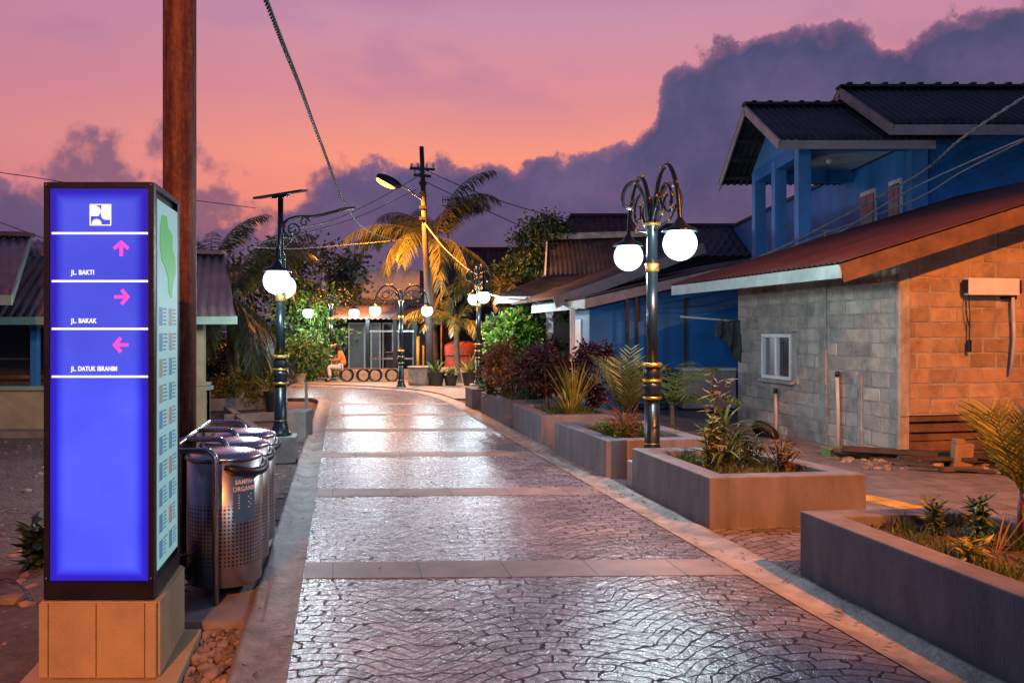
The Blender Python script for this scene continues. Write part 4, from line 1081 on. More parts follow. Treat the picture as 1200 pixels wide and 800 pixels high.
rr = random.Random(77); mb = MB()
for i in range(240):
    x = rr.uniform(-.8,3.2); y = -rr.random()*1.0 if x > .1 else rr.uniform(-.7,.6)
    p = sw(x, y, 0); rock(mb, (p.x,p.y,0), rr.choice([.015,.02,.03,.05,.07]), rr)
tag(mb.build('rubble', M['stone']), None, None, kind='stuff')
for k in range(9):
    x = rr.uniform(-.3,2.6); y = rr.uniform(-.95,-.15); an = rr.uniform(-.5,.5); L = rr.uniform(.5,1.3)
    p = sw(x,y,rr.uniform(.03,.14)); mb = MB(); mb.beam((-L/2,0,0),(L/2,0,rr.uniform(-.04,.04)), rr.uniform(.05,.12), rr.uniform(.02,.05)); o = mb.build('offcut', M[rr.choice(['wooddark','wooddark','wood'])]); o.location = p; o.rotation_euler = (0,0,UA+an)
    tag(o, 'short broken board lying loose in the scrap heap below the timber boarding', 'board', 'broken boards in the scrap heap')

# ------------------------------------------------------------------ two-storey blue house
def blue_house():
    org = V(8.5,19.6,0); t = thing('two_storey_house', 'two storey blue house with a columned balcony and dark corrugated gable roofs', 'house', org)
    def b(name, mb, m, par=None, **k): return mb.build(name, m if not isinstance(m, str) else M[m], par or t, origin=org, **k)
    fl = 2.95; top = 5.62
    mb = MB(); mb.box((12.55,18.1,3.0), (8.1,.2,6.1)); wf = b('wall', mb, 'blue')                         # front wall, facing the camera
    mb = MB(); mb.box((8.55,32.2,2.85), (.2,28.0,5.7)); ws = b('wall', mb, 'blue')                         # long wall running back
    mb = MB(); mb.box((8.55,32.2,5.73), (.34,28.0,.09)); b('coping', mb, 'rooftile', ws)
    mb = MB(); mb.box((7.35,19.65,fl-.1), (2.7,3.6,.2)); b('balcony_slab', mb, 'blue')
    mb = MB(); mb.box((8.54,18.0,4.2), (.34,.26,3.0)); b('pilaster', mb, 'bluelight')
    for y in (18.0,19.6,21.2):
        mb = MB(); mb.box((6.13,y,(fl+top)/2), (.27,.27,top-fl)); b('column', mb, 'bluelight', bevel=.01)
    mb = MB(); mb.box((6.13,19.6,top-.06), (.24,3.5,.3)); mb.box((7.3,18.0,top-.0), (2.4,.2,.16)); mb.box((7.3,21.2,top-.06), (2.4,.2,.3)); b('beam', mb, 'blue')
    mb = MB(); mb.box((7.3,19.6,top+.1), (2.3,3.2,.04)); b('ceiling', mb, 'ceil')
    mb = MB(); mb.lathe([(.03,0),(.06,-.03),(.09,-.06),(.05,-.12),(0,-.13)], (7.3,19.6,top+.08), 12); b('ceiling_lamp', mb, 'white', smooth=True)
    # gable infill
    mb = MB(); mb.add([(6.02,17.7,top+.02),(6.02,21.5,top+.02),(6.02,19.6,6.72),(6.2,17.7,top+.02),(6.2,21.5,top+.02),(6.2,19.6,6.72)], [(0,2,1),(3,4,5),(0,1,4,3),(1,2,5,4),(2,0,3,5)]); b('gable', mb, 'bluelight')
    # doors on the inner wall
    for y0, y1, nm in ((18.45,19.05,'door'),(19.75,20.6,'door')):
        mb = MB(); mb.box((8.43,(y0+y1)/2,fl+1.05), (.06,y1-y0,2.1)); d = b(nm, mb, 'white')
        ym = (y0+y1)/2
        mb = MB(); mb.box((8.395,(y0+ym)/2+.02,fl+1.1), (.03,(ym-y0)-.06,1.8)); mb.box((8.395,(y1+ym)/2-.02,fl+1.1), (.03,(y1-ym)-.06,1.8)); b('pane', mb, 'glass', d)
        mb = MB(); mb.box((8.388,ym,fl+1.4), (.02,(y1-y0)*.8,.45)); b('curtain', mb, 'fascia', d)
    # railing
    mb = MB()
    for z in (fl+.35,fl+.65,fl+.9): mb.tube([(6.13,18.0,z),(8.4,18.0,z)], .022, 6)
    for x in (6.6,7.1,7.6,8.1): mb.tube([(x,18.0,fl),(x,18.0,fl+.9)], .02, 6)
    b('railing', mb, 'pvc')
    # balcony roof
    xl_, xr2 = 5.3, 9.2; y0, y1, ym = 17.0, 21.95, 19.5; ez, rz_ = 5.55, 6.88
    mb = MB(); mb.corr((xl_,y0,ez),(xr2,y0,ez),(xr2,ym,rz_),(xl_,ym,rz_), .16, .022, 6); mb.corr((xr2,y1,ez-.05),(xl_,y1,ez-.05),(xl_,ym,rz_),(xr2,ym,rz_), .16, .022, 6); r = b('roof', mb, 'rooftile', smooth=True, solid=.015)
    mb = MB(); mb.beam((xl_,y0+.02,ez-.10),(8.45,y0+.02,ez-.10), .03, .17); b('fascia_board', mb, 'fascia', r)
    mb = MB(); mb.beam((xl_+.02,y0-.01,ez-.10),(xl_+.02,ym,rz_-.09), .03, .2); mb.beam((xl_+.02,y1,ez-.15),(xl_+.02,ym,rz_-.09), .03, .2); b('barge_board', mb, 'fascia', r)
    mb = MB()
    for i in range(4):
        f = (i+.5)/4; mb.beam((xl_+.1,y1+(ym-y1)*f,ez-.12+(rz_-ez)*f),(xr2-.5,y1+(ym-y1)*f,ez-.12+(rz_-ez)*f), .05,.08)
    b('purlin', mb, 'wooddark', r)
    mb = MB(); mb.beam((xl_-.02,ym,rz_+.03),(7.7,ym,rz_+.03), .3, .05)
    for i in range(7): mb.box((xl_+.2+i*.36,ym,rz_+.06), (.1,.3,.05))
    b('ridge_cap', mb, 'rooftile', r)
    # main roof
    xl2, xr3 = 7.45, 17; y0, y1, ym = 16.8, 22.4, 19.45; ez, rz_ = 5.82, 7.26
    mb = MB(); mb.corr((xl2,y0,ez),(xr3,y0,ez),(xr3,ym,rz_),(xl2,ym,rz_), .17, .024, 6); mb.corr((xr3,y1,ez),(xl2,y1,ez),(xl2,ym,rz_),(xr3,ym,rz_), .17, .024, 4); r = b('roof', mb, 'rooftile', smooth=True, solid=.015)
    mb = MB(); mb.beam((xl2,y0+.02,ez-.12),(xr3,y0+.02,ez-.12), .03, .2); b('fascia_board', mb, 'fascia', r)
    mb = MB(); mb.beam((xl2+.02,y0-.01,ez-.12),(xl2+.02,ym,rz_-.1), .03, .22); mb.beam((xl2+.02,y1,ez-.12),(xl2+.02,ym,rz_-.1), .03, .22); b('barge_board', mb, 'fascia', r)
    mb = MB(); mb.beam((xl2-.02,ym,rz_+.03),(xr3,ym,rz_+.03), .32, .05)
    for i in range(24): mb.box((xl2+.2+i*.4,ym,rz_+.07), (.11,.33,.06))
    b('ridge_cap', mb, 'rooftile', r)
    mb = MB(); mb.add([(8.5,18.25,5.9),(8.5,21.5,5.9),(8.5,19.5,7.0)], [(0,2,1)]); b('gable', mb, 'blue')
blue_house()
# service wires dropping over the red roof to the blue house
for k, (pts, lb) in enumerate((([P(1230,95,13), P(1130,160,15), P(1075,205,17), P(960,268,17.5), P(880,305,17.8), P(790,333,18.2)], 'topmost of the three twisted service cables running down past the balcony over the red roof'),
     ([P(1230,150,13.2), P(1130,200,15), P(1070,235,16.4), P(960,276,17.0), P(880,309,17.3), P(790,336,18.1)], 'middle service cable running down past the balcony over the red roof'),
     ([P(1230,150,12.6), P(1140,188,14.5), P(1060,226,16), P(960,285,16.6), P(880,312,17), P(790,338,18)], 'lowest of the three service cables running down past the balcony over the red roof'))):
    cable(lb, pts, .017, 'wirepale', 1 if k == 0 else 0, 24, 'service cables over the red roof')

# ------------------------------------------------------------------ low blue house with pink barge boards
def low_house():
    C = V(1.74,19.2,0); t = thing('low_house', 'low dark blue house with two pink sloping barge boards behind the planters', 'house', C)
    def b(name, mb, m, par=None, **k): return mb.build(name, M[m], par or t, origin=C, **k)
    def q(a, c, z): return C+W*a+U*c+V(0,0,z)
    mb = MB(); vs = [q(0,0,-.07), q(6.2,0,-.07), q(6.2,0,3.1), q(0,0,2.55), q(0,.15,-.07), q(6.2,.15,-.07), q(6.2,.15,3.1), q(0,.15,2.55)]
    mb.add(vs, [(0,1,2,3),(7,6,5,4),(0,4,5,1),(1,5,6,2),(2,6,7,3),(3,7,4,0)]); w = b('wall', mb, 'blue')
    mb = MB(); mb.beam(q(0.07,.15,1.24), q(.07,1.5,1.24), .14, 2.62); b('wall', mb, 'bluelight')
    mb = MB(); mb.beam(q(-.015,.6,1.0), q(-.015,1.3,1.0), .03, 2.0); d = b('door', mb, 'white')
    for a in (1.15,1.4,2.3):
        mb = MB(); mb.beam(q(a,-.03,.05), q(a,-.03,2.5), .06, .05, up=(0,1,0)); b('wall_batten', mb, 'wooddark')
    mb = MB(); mb.box(q(.9,-.02,.95), (.75,.05,2.0)); b('door', mb, 'blue')
    # lower roof
    A = P(686,349,18.3); Bv = P(850,312,19.0); ext = (Bv-A); B2 = A+ext*1.5; bk = U*5
    mb = MB(); mb.corr(A+bk, A, B2, B2+bk, .16, .02, 6); r = b('roof', mb, 'rooftile', smooth=True, solid=.012)
    mb = MB(); mb.beam(A+V(0,-.02,-.12), B2+V(0,-.02,-.12), .03, .20); b('barge_board', mb, 'fascia', r)
    mb = MB(); mb.beam(A+V(0,0,-.13), A+bk+V(0,0,-.13), .03, .2); b('fascia_board', mb, 'fasciagreen', r)
    # upper roof
    A = P(650,349,19.9); Bv = P(792,297,20.9); ext = (Bv-A); B2 = A+ext*1.25
    mb = MB(); mb.corr(A+bk, A, B2, B2+bk, .16, .02, 6); r = b('roof', mb, 'rooftile', smooth=True, solid=.012)
    mb = MB(); mb.beam(A+V(0,-.02,-.12), B2+V(0,-.02,-.12), .03, .25); b('barge_board', mb, 'fascia', r)
    mb = MB(); mb.beam(A+V(.1,.3,-1.3), A+V(.1,.3,-.2), .12, .12, up=(0,1,0)); 
    mb = MB(); p = P(671,362,18.9); mb.box((p.x,p.y,1.1), (.11,.11,2.3)); b('porch_post', mb, 'white')
    for px in (735,746):
        mb = MB(); p = P(px,400,18.5); mb.box((p.x,p.y,1.2), (.07,.07,2.5)); b('porch_post', mb, 'wooddark')
low_house()
# things under the eaves
t = thing('chest_freezer', 'pale chest freezer or cupboard standing against the dark blue wall', 'freezer', (4.28,18.85,0), .05)
mb = MB(); mb.box((0,0,.46), (1.18,.6,.82)); mb.build('body', M['fascia'], t, bevel=.02)
mb = MB(); mb.box((0,0,.90), (1.2,.62,.06)); mb.build('lid', M['white'], t, bevel=.015)
mb = MB(); mb.box((0,0,.03), (1.1,.52,.08)); mb.build('base', M['black'], t)
t = thing('shelf_rack', 'dark shelving rack standing between the lamp post and the pale freezer', 'shelf', (3.05,18.8,0), .2)
mb = MB()
for x in (-.45,.45):
    for y in (-.18,.18): mb.box((x,y,.42), (.04,.04,.98))
mb.build('upright', M['wooddark'], t)
for z in (.1,.38,.66,.9):
    mb = MB(); mb.box((0,0,z), (.94,.4,.03)); mb.build('shelf', M['wooddark'], t)
p0 = P(797,371,15.9); p1 = P(876,377,15.9)
mb = MB(); mb.tube([V(0,0,0), p1-p0], .018, 8); o = mb.build('clothes_pole', M['pvc'], smooth=True); o.location = p0; tag(o, 'thin pale pole hung level under the red roof eave beside the block wall', 'pole')
def cloth(px0, px1, py0, py1, Y, lb, seed):
    rr = random.Random(seed); a = P(px0,py0,Y); w_ = (px1-px0)/F*Y; h = (py1-py0)/F*Y; vs = []; fs = []; nx, nz = 14, 14
    for j in range(nz+1):
        for i in range(nx+1):
            u, v = i/nx, j/nz; k = 1-.25*v*math.sin(u*3+seed)
            vs.append((w_*(.5+(u-.5)*(1-.35*(1-v)))*1, .06*math.sin(u*11+seed+v*2)*(.3+v)+.03*math.sin(v*7), -h*v*k))
    for j in range(nz):
        for i in range(nx): n = j*(nx+1)+i; fs.append((n,n+1,n+nx+2,n+nx+1))
    mb = MB(); mb.add(vs, fs); o = mb.build('hanging_cloth', M['cloth'], smooth=True, solid=.01); o.location = a; tag(o, lb, 'clothes', 'washing under the eave')
cloth(838,858,373,402,15.9,'left dark garment hanging from the pole under the red roof eave',1)
cloth(852,873,375,416,15.86,'right longer dark garment hanging from the pole beside the block wall',2)

# ------------------------------------------------------------------ white porch house
def porch_house():
    EL = P(583,346,24.8); org = V(EL.x, EL.y, 0); t = thing('porch_house', 'house with white porch fascia and columns under a dark corrugated hipped roof', 'house', org)
    def b(name, mb, m, par=None, **k): return mb.build(name, M[m], par or t, origin=org, **k)
    ER = EL+V(4.2,.6,0); c = P(770,317,27); d = P(640,323,27)
    mb = MB(); mb.corr(EL, ER, c, d, .15, .022, 4); r = b('roof', mb, 'rooftile', smooth=True, solid=.012)
    e = P(770,276,28.6); f = P(642,280,28.6)
    mb = MB(); mb.corr(d+V(.03,0,.02), c+V(0,0,.02), e, f, .15, .022, 4); r2 = b('roof', mb, 'rooftile', smooth=True, solid=.012)
    mb = MB(); mb.add([EL, d, EL+V(-.2,5,.1)], [(0,1,2)]); mb.add([d, f, d+V(-.3,3,0)], [(0,1,2)]); b('roof_side', mb, 'rooftile', r)
    mb = MB(); mb.beam(f+V(-.03,-.02,0), d+V(-.03,-.02,0), .05, .10); b('verge_board', mb, 'white', r2)
    mb = MB(); mb.beam(f+V(0,0,.06), e+V(0,0,.06), .3, .2); b('ridge_cap', mb, 'mortar', r2)
    mb = MB(); mb.beam(EL+V(.0,0,-.13), ER+V(0,0,-.13), .05, .2); b('fascia_board', mb, 'white', r)
    mb = MB(); mb.beam(EL+V(.02,0,-.13), EL+V(-.2,4,-.13), .05, .2); b('fascia_board', mb, 'white', r)
    for px in (629,644):
        p = P(px,400,25.2 if px < 640 else 24.5); mb = MB(); mb.box((p.x,p.y,1.25), (.21,.21,2.7)); mb.box((p.x,p.y,2.42), (.26,.26,.14)); mb.box((p.x,p.y,.1), (.26,.26,.35)); b('column', mb, 'white', bevel=.008)
    mb = MB(); mb.box((2.9,28,1.25), (4.8,.15,2.6)); b('wall', mb, 'darkwall')
    mb = MB(); mb.beam(EL+V(.1,.1,-.06), EL+V(2.4,2.6,-.06), .02, .02); b('soffit', MB().add([EL+V(0,0,-.04), ER+V(0,0,-.04), V(4.6,28,2.68), V(.3,28,2.68)], [(3,2,1,0)]), 'ceil')
porch_house()

# ------------------------------------------------------------------ roofs of houses behind
def far_house(lb, pts_roof, Y, wallm, roofm, ridge, xs, depth=5):
    # pts: eave py, ridge py ; xs: px left,right
    (x0, x1), (r0, r1) = xs, ridge[1]; ey, ry = pts_roof, ridge[0]
    org = P((x0+x1)/2, HOR, Y); org.z = 0; t = thing('house', lb, 'house', org, 0, 'houses showing only roofs beyond the trees')
    A, B = P(x0,ey,Y), P(x1,ey,Y); k = (Y+3)/Y
    D, C_ = P(r0,ry,Y+3), P(r1,ry,Y+3)
    mb = MB(); mb.corr(A, B, C_, D, .3, .035, 5); mb.add([D, C_, B+V(0,6,0), A+V(0,6,0)], [(0,1,2,3)]); mb.add([B, B+V(0,6,0), C_], [(0,1,2)]); mb.add([A, D, A+V(0,6,0)], [(0,1,2)])
    r = mb.build('roof', M[roofm], t, origin=org, smooth=False)
    mb = MB(); mb.beam(D, C_, .3, .12); mb.build('ridge_cap', M[roofm], r, origin=org)
    mb = MB(); mb.box(((A.x+B.x)/2, Y+3, A.z/2), (B.x-A.x-.8, 5.2, A.z)); mb.build('wall', M[wallm], t, origin=org)
far_house('brown hipped tile roof right of the dark tree, highest of the far roofs', 300, 36, 'darkwall', 'roofbrown', (252,(668,738)), (640,765))
far_house('long brown roof in the distance behind the centre palm', 335, 42, 'darkwall', 'roofbrown', (291,(505,640)), (490,660))
far_house('dull green grey roof between the lamp and the blue balcony', 300, 30, 'darkwall', 'rooftile', (264,(760,870)), (745,880))

# ------------------------------------------------------------------ shop at the end of the street
def shop():
    org = V(-5,32,.05); t = thing('shop_house', 'dark glazed shopfront under a faded pink awning at the end of the street', 'shop', org)
    def b(name, mb, m, par=None, **k): return mb.build(name, M[m], par or t, origin=org, **k)
    Y = 33.0
    mb = MB(); a = P(345,440,Y); c = P(512,352,Y); mb.box(((a.x+c.x)/2, Y+.2, 1.45), (c.x-a.x, .3, 3.0)); b('wall', mb, 'darkwall')
    mb = MB(); a = P(408,352,Y+1); c = P(492,316,Y+1); mb.box(((a.x+c.x)/2, Y+3, (a.z+c.z)/2), (c.x-a.x, 4, c.z-a.z)); b('upper_wall', mb, 'mauve')
    A, B, C_, D = P(372,373,30.4), P(462,373,30.4), P(502,354,Y), P(395,357,Y)
    mb = MB(); mb.corr(A, B, C_, D, .2, .025, 3); aw = b('awning', mb, 'fascia', smooth=True, solid=.02)
    A, B, C_, D = P(456,373,30.2), P(520,380,30.2), P(520,360,32), P(480,358,32)
    mb = MB(); mb.corr(A, B, C_, D, .2, .025, 3); b('awning', mb, 'wood', smooth=True, solid=.02)
    for px in (431,463,487):
        p = P(px,400,30.6); mb = MB(); mb.box((p.x,p.y,1.1), (.13,.13,2.2)); b('awning_post', mb, 'post')
    for py in (388,420):
        mb = MB(); mb.beam(P(431,py,30.6), P(487,py,30.6), .06, .06); b('rail', mb, 'steel')
    for x0, x1, m in ((408,428,'frosted'),(434,446,'frosted'),(448,461,'glass'),(466,485,'glass')):
        a, c = P(x0,437,Y-.1), P(x1,378,Y-.1); mb = MB(); mb.box(((a.x+c.x)/2, Y-.05, (a.z+c.z)/2), (c.x-a.x, .06, c.z-a.z)); wn = b('window', mb, 'white')
        mb = MB(); mb.box(((a.x+c.x)/2, Y-.09, (a.z+c.z)/2), (c.x-a.x-.12, .04, c.z-a.z-.12)); b('pane', mb, m, wn)
shop()
o = MB(); o.lathe([(.42,0),(.45,.1),(.45,.75),(.3,.88),(.12,.92),(0,.93)], n=20); o = o.build('water_tank', M['black'], smooth=True); o.location = P(397,348,33.8); tag(o, 'black water tank standing beside the pale mauve upper wall', 'water tank')

# ------------------------------------------------------------------ house on the left
def left_house():
    org = V(-8,15,0); t = thing('bungalow', 'low house on the left with a weathered purple corrugated roof and mint fascia', 'house', org)
    def b(name, mb, m, par=None, **k): return mb.build(name, M[m], par or t, origin=org, **k)
    A, B, C_, D = P(-140,372,14.2), P(277,371,14.2), P(263,298,17.3), P(-80,290,17.3)
    mb = MB(); mb.corr(A, B, C_, D, .16, .03, 6); r = b('roof', mb, 'roofpurple', smooth=True, solid=.012)
    mb = MB(); mb.beam(A+V(0,0,-.06), B+V(0,0,-.06), .03, .13); mb.beam(B+V(0,0,-.06), P(268,366,17)+V(0,0,-.06), .03, .13); b('fascia_board', mb, 'mint', r)
    mb = MB(); mb.add([B, P(270,350,20), C_], [(0,1,2)]); b('roof_side', mb, 'roofpurple', r)
    mb = MB(); mb.beam(C_+V(0,0,.03), D+V(0,0,.03), .28, .08); b('ridge_cap', mb, 'roofpurple', r)
    A, B, C_, D = P(-200,345,12.6), P(14,346,12.6), P(36,277,15.8), P(-160,272,15.8)
    mb = MB(); mb.corr(A, B, C_, D, .16, .03, 6); r = b('roof', mb, 'roofpurple', smooth=True, solid=.012)
    mb = MB(); mb.beam(A+V(0,0,-.07), B+V(0,0,-.07), .03, .15); mb.beam(B+V(0,0,-.06), C_+V(0,0,-.06), .03, .12); b('fascia_board', mb, 'mint', r)
    mb = MB(); mb.beam(C_+V(0,0,.03), D+V(0,0,.03), .28, .08); b('ridge_cap', mb, 'roofpurple', r)
    A, B, C_, D = P(20,300,15.9), P(80,300,15.9), P(80,282,16.8), P(20,281,16.8)
    mb = MB(); mb.corr(A, B, C_, D, .14, .02, 2); b('roof', mb, 'roofpurple', smooth=True, solid=.012)
    # low terrace wall and pillars
    mb = MB(); mb.box((-9.6,14.9,.32), (8.6,.16,.8)); w = b('terrace_wall', mb, 'cream')
    mb = MB(); mb.box((-9.6,14.88,.75), (8.7,.26,.07)); b('coping', mb, 'mint', w)
    mb = MB(); mb.box((-9.6,14.7,-.02), (8.6,.5,.12)); b('step', mb, 'concrete')
    mb = MB(); mb.box((-5.42,14.85,.36), (.24,.24,.88)); mb.box((-5.42,14.85,.82), (.28,.28,.06)); mb.box((-5.42,14.85,1.4), (.14,.14,1.15)); b('pillar', mb, 'cream', bevel=.006)
    mb = MB(); mb.box((-8.35,14.95,1.35), (.12,.12,1.2)); b('pillar', mb, 'blue', bevel=.006)
    mb = MB(); mb.box((-10.6,17.4,1.3), (8.4,.15,2.8)); b('wall', mb, 'darkwall')
    mb = MB(); a, c = P(33,384,17.2), P(48,351,17.2); mb.box(((a.x+c.x)/2,17.28,(a.z+c.z)/2), (c.x-a.x,.08,c.z-a.z)); wn = b('window', mb, 'white')
    mb = MB(); mb.box(((a.x+c.x)/2+.03,17.22,(a.z+c.z)/2), (c.x-a.x-.1,.05,c.z-a.z-.1)); b('pane', mb, 'frosted', wn)
    mb = MB()
    for z in (1.0,1.25): mb.tube([(-13.8,14.95,z),(-8.4,14.95,z)], .02, 6)
    b('railing', mb, 'wooddark')
    # slatted bench backs / stacked furniture on the terrace
    mb = MB()
    for k in range(3): mb.beam(V(-12.5,16,.62+k*.13), V(-8.7,16,.62+k*.13), .03, .07)
    b('slatted_rail', mb, 'wood')
left_house()
# unfinished concrete beds on the left verge
def bed(name, lb, A, B, h, w_, m='concrete'):
    c = (A+B)/2; mb = MB(); mb.beam(A-c+V(0,0,h/2), B-c+V(0,0,h/2), w_, h); o = mb.build(name, M[m], bevel=.012); o.location = c; tag(o, lb, 'low wall', 'low concrete kerbs on the left verge')
bed('low_wall', 'long weathered concrete kerb below the orange lit bush on the left', G(225,482,-.05), G(336,478,-.05), .27, .18)
bed('low_wall', 'dark concrete kerb parallel to the long one, nearer, behind the solar lamp', G(262,495,-.05), G(330,492,-.05), .16, .15)
bed('low_wall', 'concrete kerb slanting towards the camera left of the solar lamp', G(266,484,-.05), G(300,512,-.05), .16, .14)
bed('low_wall', 'rough kerb along the ground left of the lamp footing, nearest of the kerbs', G(240,510,-.05), G(312,512,-.05), .14, .2)
mb = MB(); mb.box((0,0,.24), (.32,.5,.56)); o = mb.build('concrete_block', M['concrete'], bevel=.02); o.location = G(347,516,-.05)+V(0,.25,-.04); tag(o, 'pale rough concrete block standing between the solar lamp and the kerb', 'concrete block')
mb = MB(); mb.box((0,0,.3), (.06,.06,.66)); o = mb.build('stake', M['fasciagreen']); o.location = G(359,481,-.05); tag(o, 'short pale post standing in the verge just right of the solar lamp', 'post')
# ------------------------------------------------------------------ vegetation
def leaf_quad(mb, c, d, n, L, w, fold=.25):
    d = d.normalized(); s = d.cross(n)
    if s.length < 1e-4: s = d.orthogonal()
    s.normalize(); n = s.cross(d)
    a = c; b2 = c+d*L*.5; e = c+d*L-n*L*.12
    mb.add([a, b2+s*w/2-n*w*fold, e, b2-s*w/2-n*w*fold, b2], [(0,1,4),(1,2,4),(0,4,3),(4,2,3)])
def rdir(rr, up=0.0):
    while True:
        v = Vector((rr.uniform(-1,1), rr.uniform(-1,1), rr.uniform(-1,1)))
        if .05 < v.length < 1: v.normalize(); v.z += up; return v.normalized()
def crown(mb, c, rad, n, L, w, k=14, rr=R, spread=.42, up=0.0):
    cl = []
    for i in range(k):
        v = rdir(rr, .15); r_ = rr.uniform(.35,1)**.6; cl.append(Vector((v.x*rad[0]*r_, v.y*rad[1]*r_, v.z*rad[2]*r_)))
    for i in range(n):
        q = rr.choice(cl); v = rdir(rr)*min(1.5,abs(rr.gauss(0,1)))*spread*min(rad)
        p = Vector(c)+q+Vector((v.x,v.y,v.z*.8)); d = (v.normalized()+rdir(rr)*.8); d.z -= .25-up
        leaf_quad(mb, p, d, rdir(rr,.9), L*rr.uniform(.6,1.3), w*rr.uniform(.7,1.3))
    return cl
def frond(mb, base, az, el, L, droop, nl=26, ll=.55, lw=.035, hang=.6, rr=R, rach=.018, sweep=0):
    p = Vector(base); pts = []; n = 16; e = el; a = az
    for i in range(n+1):
        pts.append(p.copy()); st = L/n
        p = p+Vector((math.cos(a)*math.cos(e), math.sin(a)*math.cos(e), math.sin(e)))*st
        e -= droop/n*(.4+1.2*i/n); a += sweep/n
    mb.tube(pts, [rach*(1-.75*i/n) for i in range(n+1)], 4)
    for i in range(nl):
        t_ = .12+.88*(i+rr.random()*.6)/nl; x = t_*n; j = min(int(x), n-1); c = pts[j].lerp(pts[j+1], x-j); tg = (pts[j+1]-pts[j]).normalized()
        sd = tg.cross(Vector((0,0,1)))
        if sd.length < .05: sd = Vector((math.sin(az),-math.cos(az),0))
        sd.normalize(); l = ll*(math.sin(PI*min(.98,(.12+.8*t_)))**.6)*rr.uniform(.8,1.1)
        for s in (-1,1):
            d = (sd*s*.8+tg*.75+Vector((0,0,-hang*rr.uniform(.5,1.2)))).normalized(); d2 = (d+Vector((0,0,-.55*hang-.1))).normalized()
            nn = tg.cross(d).normalized()*s; w = lw*rr.uniform(.7,1.2); q = d.cross(nn).normalized()*w/2
            m1 = c+d*l*.55; e_ = m1+d2*l*.45
            mb.add([c-q*.6, c+q*.6, m1+q, m1-q, e_], [(0,1,2,3),(3,2,4)])
def palm(label, base, top, nf, L, name='palm_tree', leaf='palm', seed=1, el=(.0,1.3), droop=(1.2,2.0), ll=.6, lw=.04, trunk_r=.14, hang=.7, group=None, nl=30, azr=None):
    rr = random.Random(seed); t = thing(name, label, 'palm tree', base, 0, group); b = Vector(base); top = Vector(top)-b
    mid = top*.5+V(rr.uniform(-.15,.15), 0, 0)
    pts = smooth_path([(0,0,-.1), mid, top], 8); mb = MB(); mb.tube(pts, [trunk_r*(1.15-.35*i/(len(pts)-1))*(1+.05*(i%2)) for i in range(len(pts))], 12); mb.build('trunk', M['bark'], t, smooth=True)
    mb = MB()
    for i in range(nf):
        az = (i*2.399+rr.uniform(-.3,.3)) if azr is None else rr.uniform(*azr)
        e = el[0]+(el[1]-el[0])*((i*.618)%1)
        frond(mb, top+V(0,0,.05), az, e, L*rr.uniform(.75,1.1), rr.uniform(*droop), nl, ll, lw, hang, rr)
    mb.build('crown', M[leaf], t)
    return t
# centre palms lit by the orange street light
palm('tall coconut palm glowing orange behind the utility pole in the centre', (-2.75,30.6,.05), P(510,282,30.6), 30, 3.6, seed=3, el=(-.3,1.4), droop=(1.2,2.3), ll=.85, lw=.04, nl=46, hang=.9)
palm('shorter coconut palm right of the centre palm with arching fronds behind the bright green bush', (-.1,29.3,.05), P(592,345,29.3), 16, 3.0, seed=5, el=(.1,1.1), droop=(1.5,2.1), ll=.6, lw=.045, nl=34)
palm('young low palm with drooping pale fronds between the utility pole and the far right lamp', (-1.7,28.2,.05), P(536,380,28.2), 15, 2.3, seed=8, el=(.1,1.2), droop=(1.3,2.0), ll=.5, lw=.04, nl=28, trunk_r=.1)
# left palms
palm('palm with long drooping fronds behind the solar lamp, tips catching orange light', (-6.7,20.6,-.05), P(272,352,20.4), 30, 2.6, seed=11, el=(-.5,1.4), droop=(1.2,2.5), ll=.6, lw=.032, nl=50, hang=1.0, leaf='palm')
palm('dark palm whose feathery fronds rise above the purple roof on the left', (-8.6,24.5,-.05), P(246,322,24.5), 18, 2.6, seed=12, el=(.2,1.4), droop=(1.0,1.9), ll=.6, lw=.035, nl=36, leaf='palm_dark')
def tree(label, base, crown_c, rad, n, L, w, leaf, seed, name='tree', k=16, trunk_r=.12, spread=.42, group=None, cat='tree'):
    rr = random.Random(seed); b = Vector(base); t = thing(name, label, cat, b, 0, group)
    c = Vector(crown_c)-b; mb = MB(); cr = MB(); cl = crown(cr, c, rad, n, L, w, k, rr, spread)
    mb.tube([(0,0,-.1), (c.x*.4,c.y*.4,c.z*.45), (c.x,c.y,c.z)], [trunk_r, trunk_r*.75, trunk_r*.4], 8)
    for q in cl[:9]:
        mb.tube([(c.x*.6,c.y*.6,c.z*.6), c*.8+q*.35, c+q], [trunk_r*.45, trunk_r*.25, trunk_r*.08], 5)
    mb.build('trunk', M['bark'], t, smooth=True); cr.build('crown', M[leaf], t); return t
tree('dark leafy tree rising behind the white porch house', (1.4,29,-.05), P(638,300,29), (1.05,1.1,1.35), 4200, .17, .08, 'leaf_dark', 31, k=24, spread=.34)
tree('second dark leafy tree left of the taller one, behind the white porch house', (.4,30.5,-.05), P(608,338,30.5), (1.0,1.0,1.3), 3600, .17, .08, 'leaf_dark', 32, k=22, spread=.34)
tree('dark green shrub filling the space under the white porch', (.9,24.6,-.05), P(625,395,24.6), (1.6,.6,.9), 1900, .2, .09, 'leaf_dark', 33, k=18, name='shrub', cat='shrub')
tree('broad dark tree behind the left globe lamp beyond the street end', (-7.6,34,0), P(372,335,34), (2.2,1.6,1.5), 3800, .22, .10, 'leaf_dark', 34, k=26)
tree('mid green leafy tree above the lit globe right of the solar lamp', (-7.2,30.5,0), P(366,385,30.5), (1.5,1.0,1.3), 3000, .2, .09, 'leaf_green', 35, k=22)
tree('dense dark tree far left behind the drooping palm', (-9.5,31,0), P(300,355,31), (2.3,1.5,2.0), 3200, .24, .11, 'leaf_dark', 36, k=24)
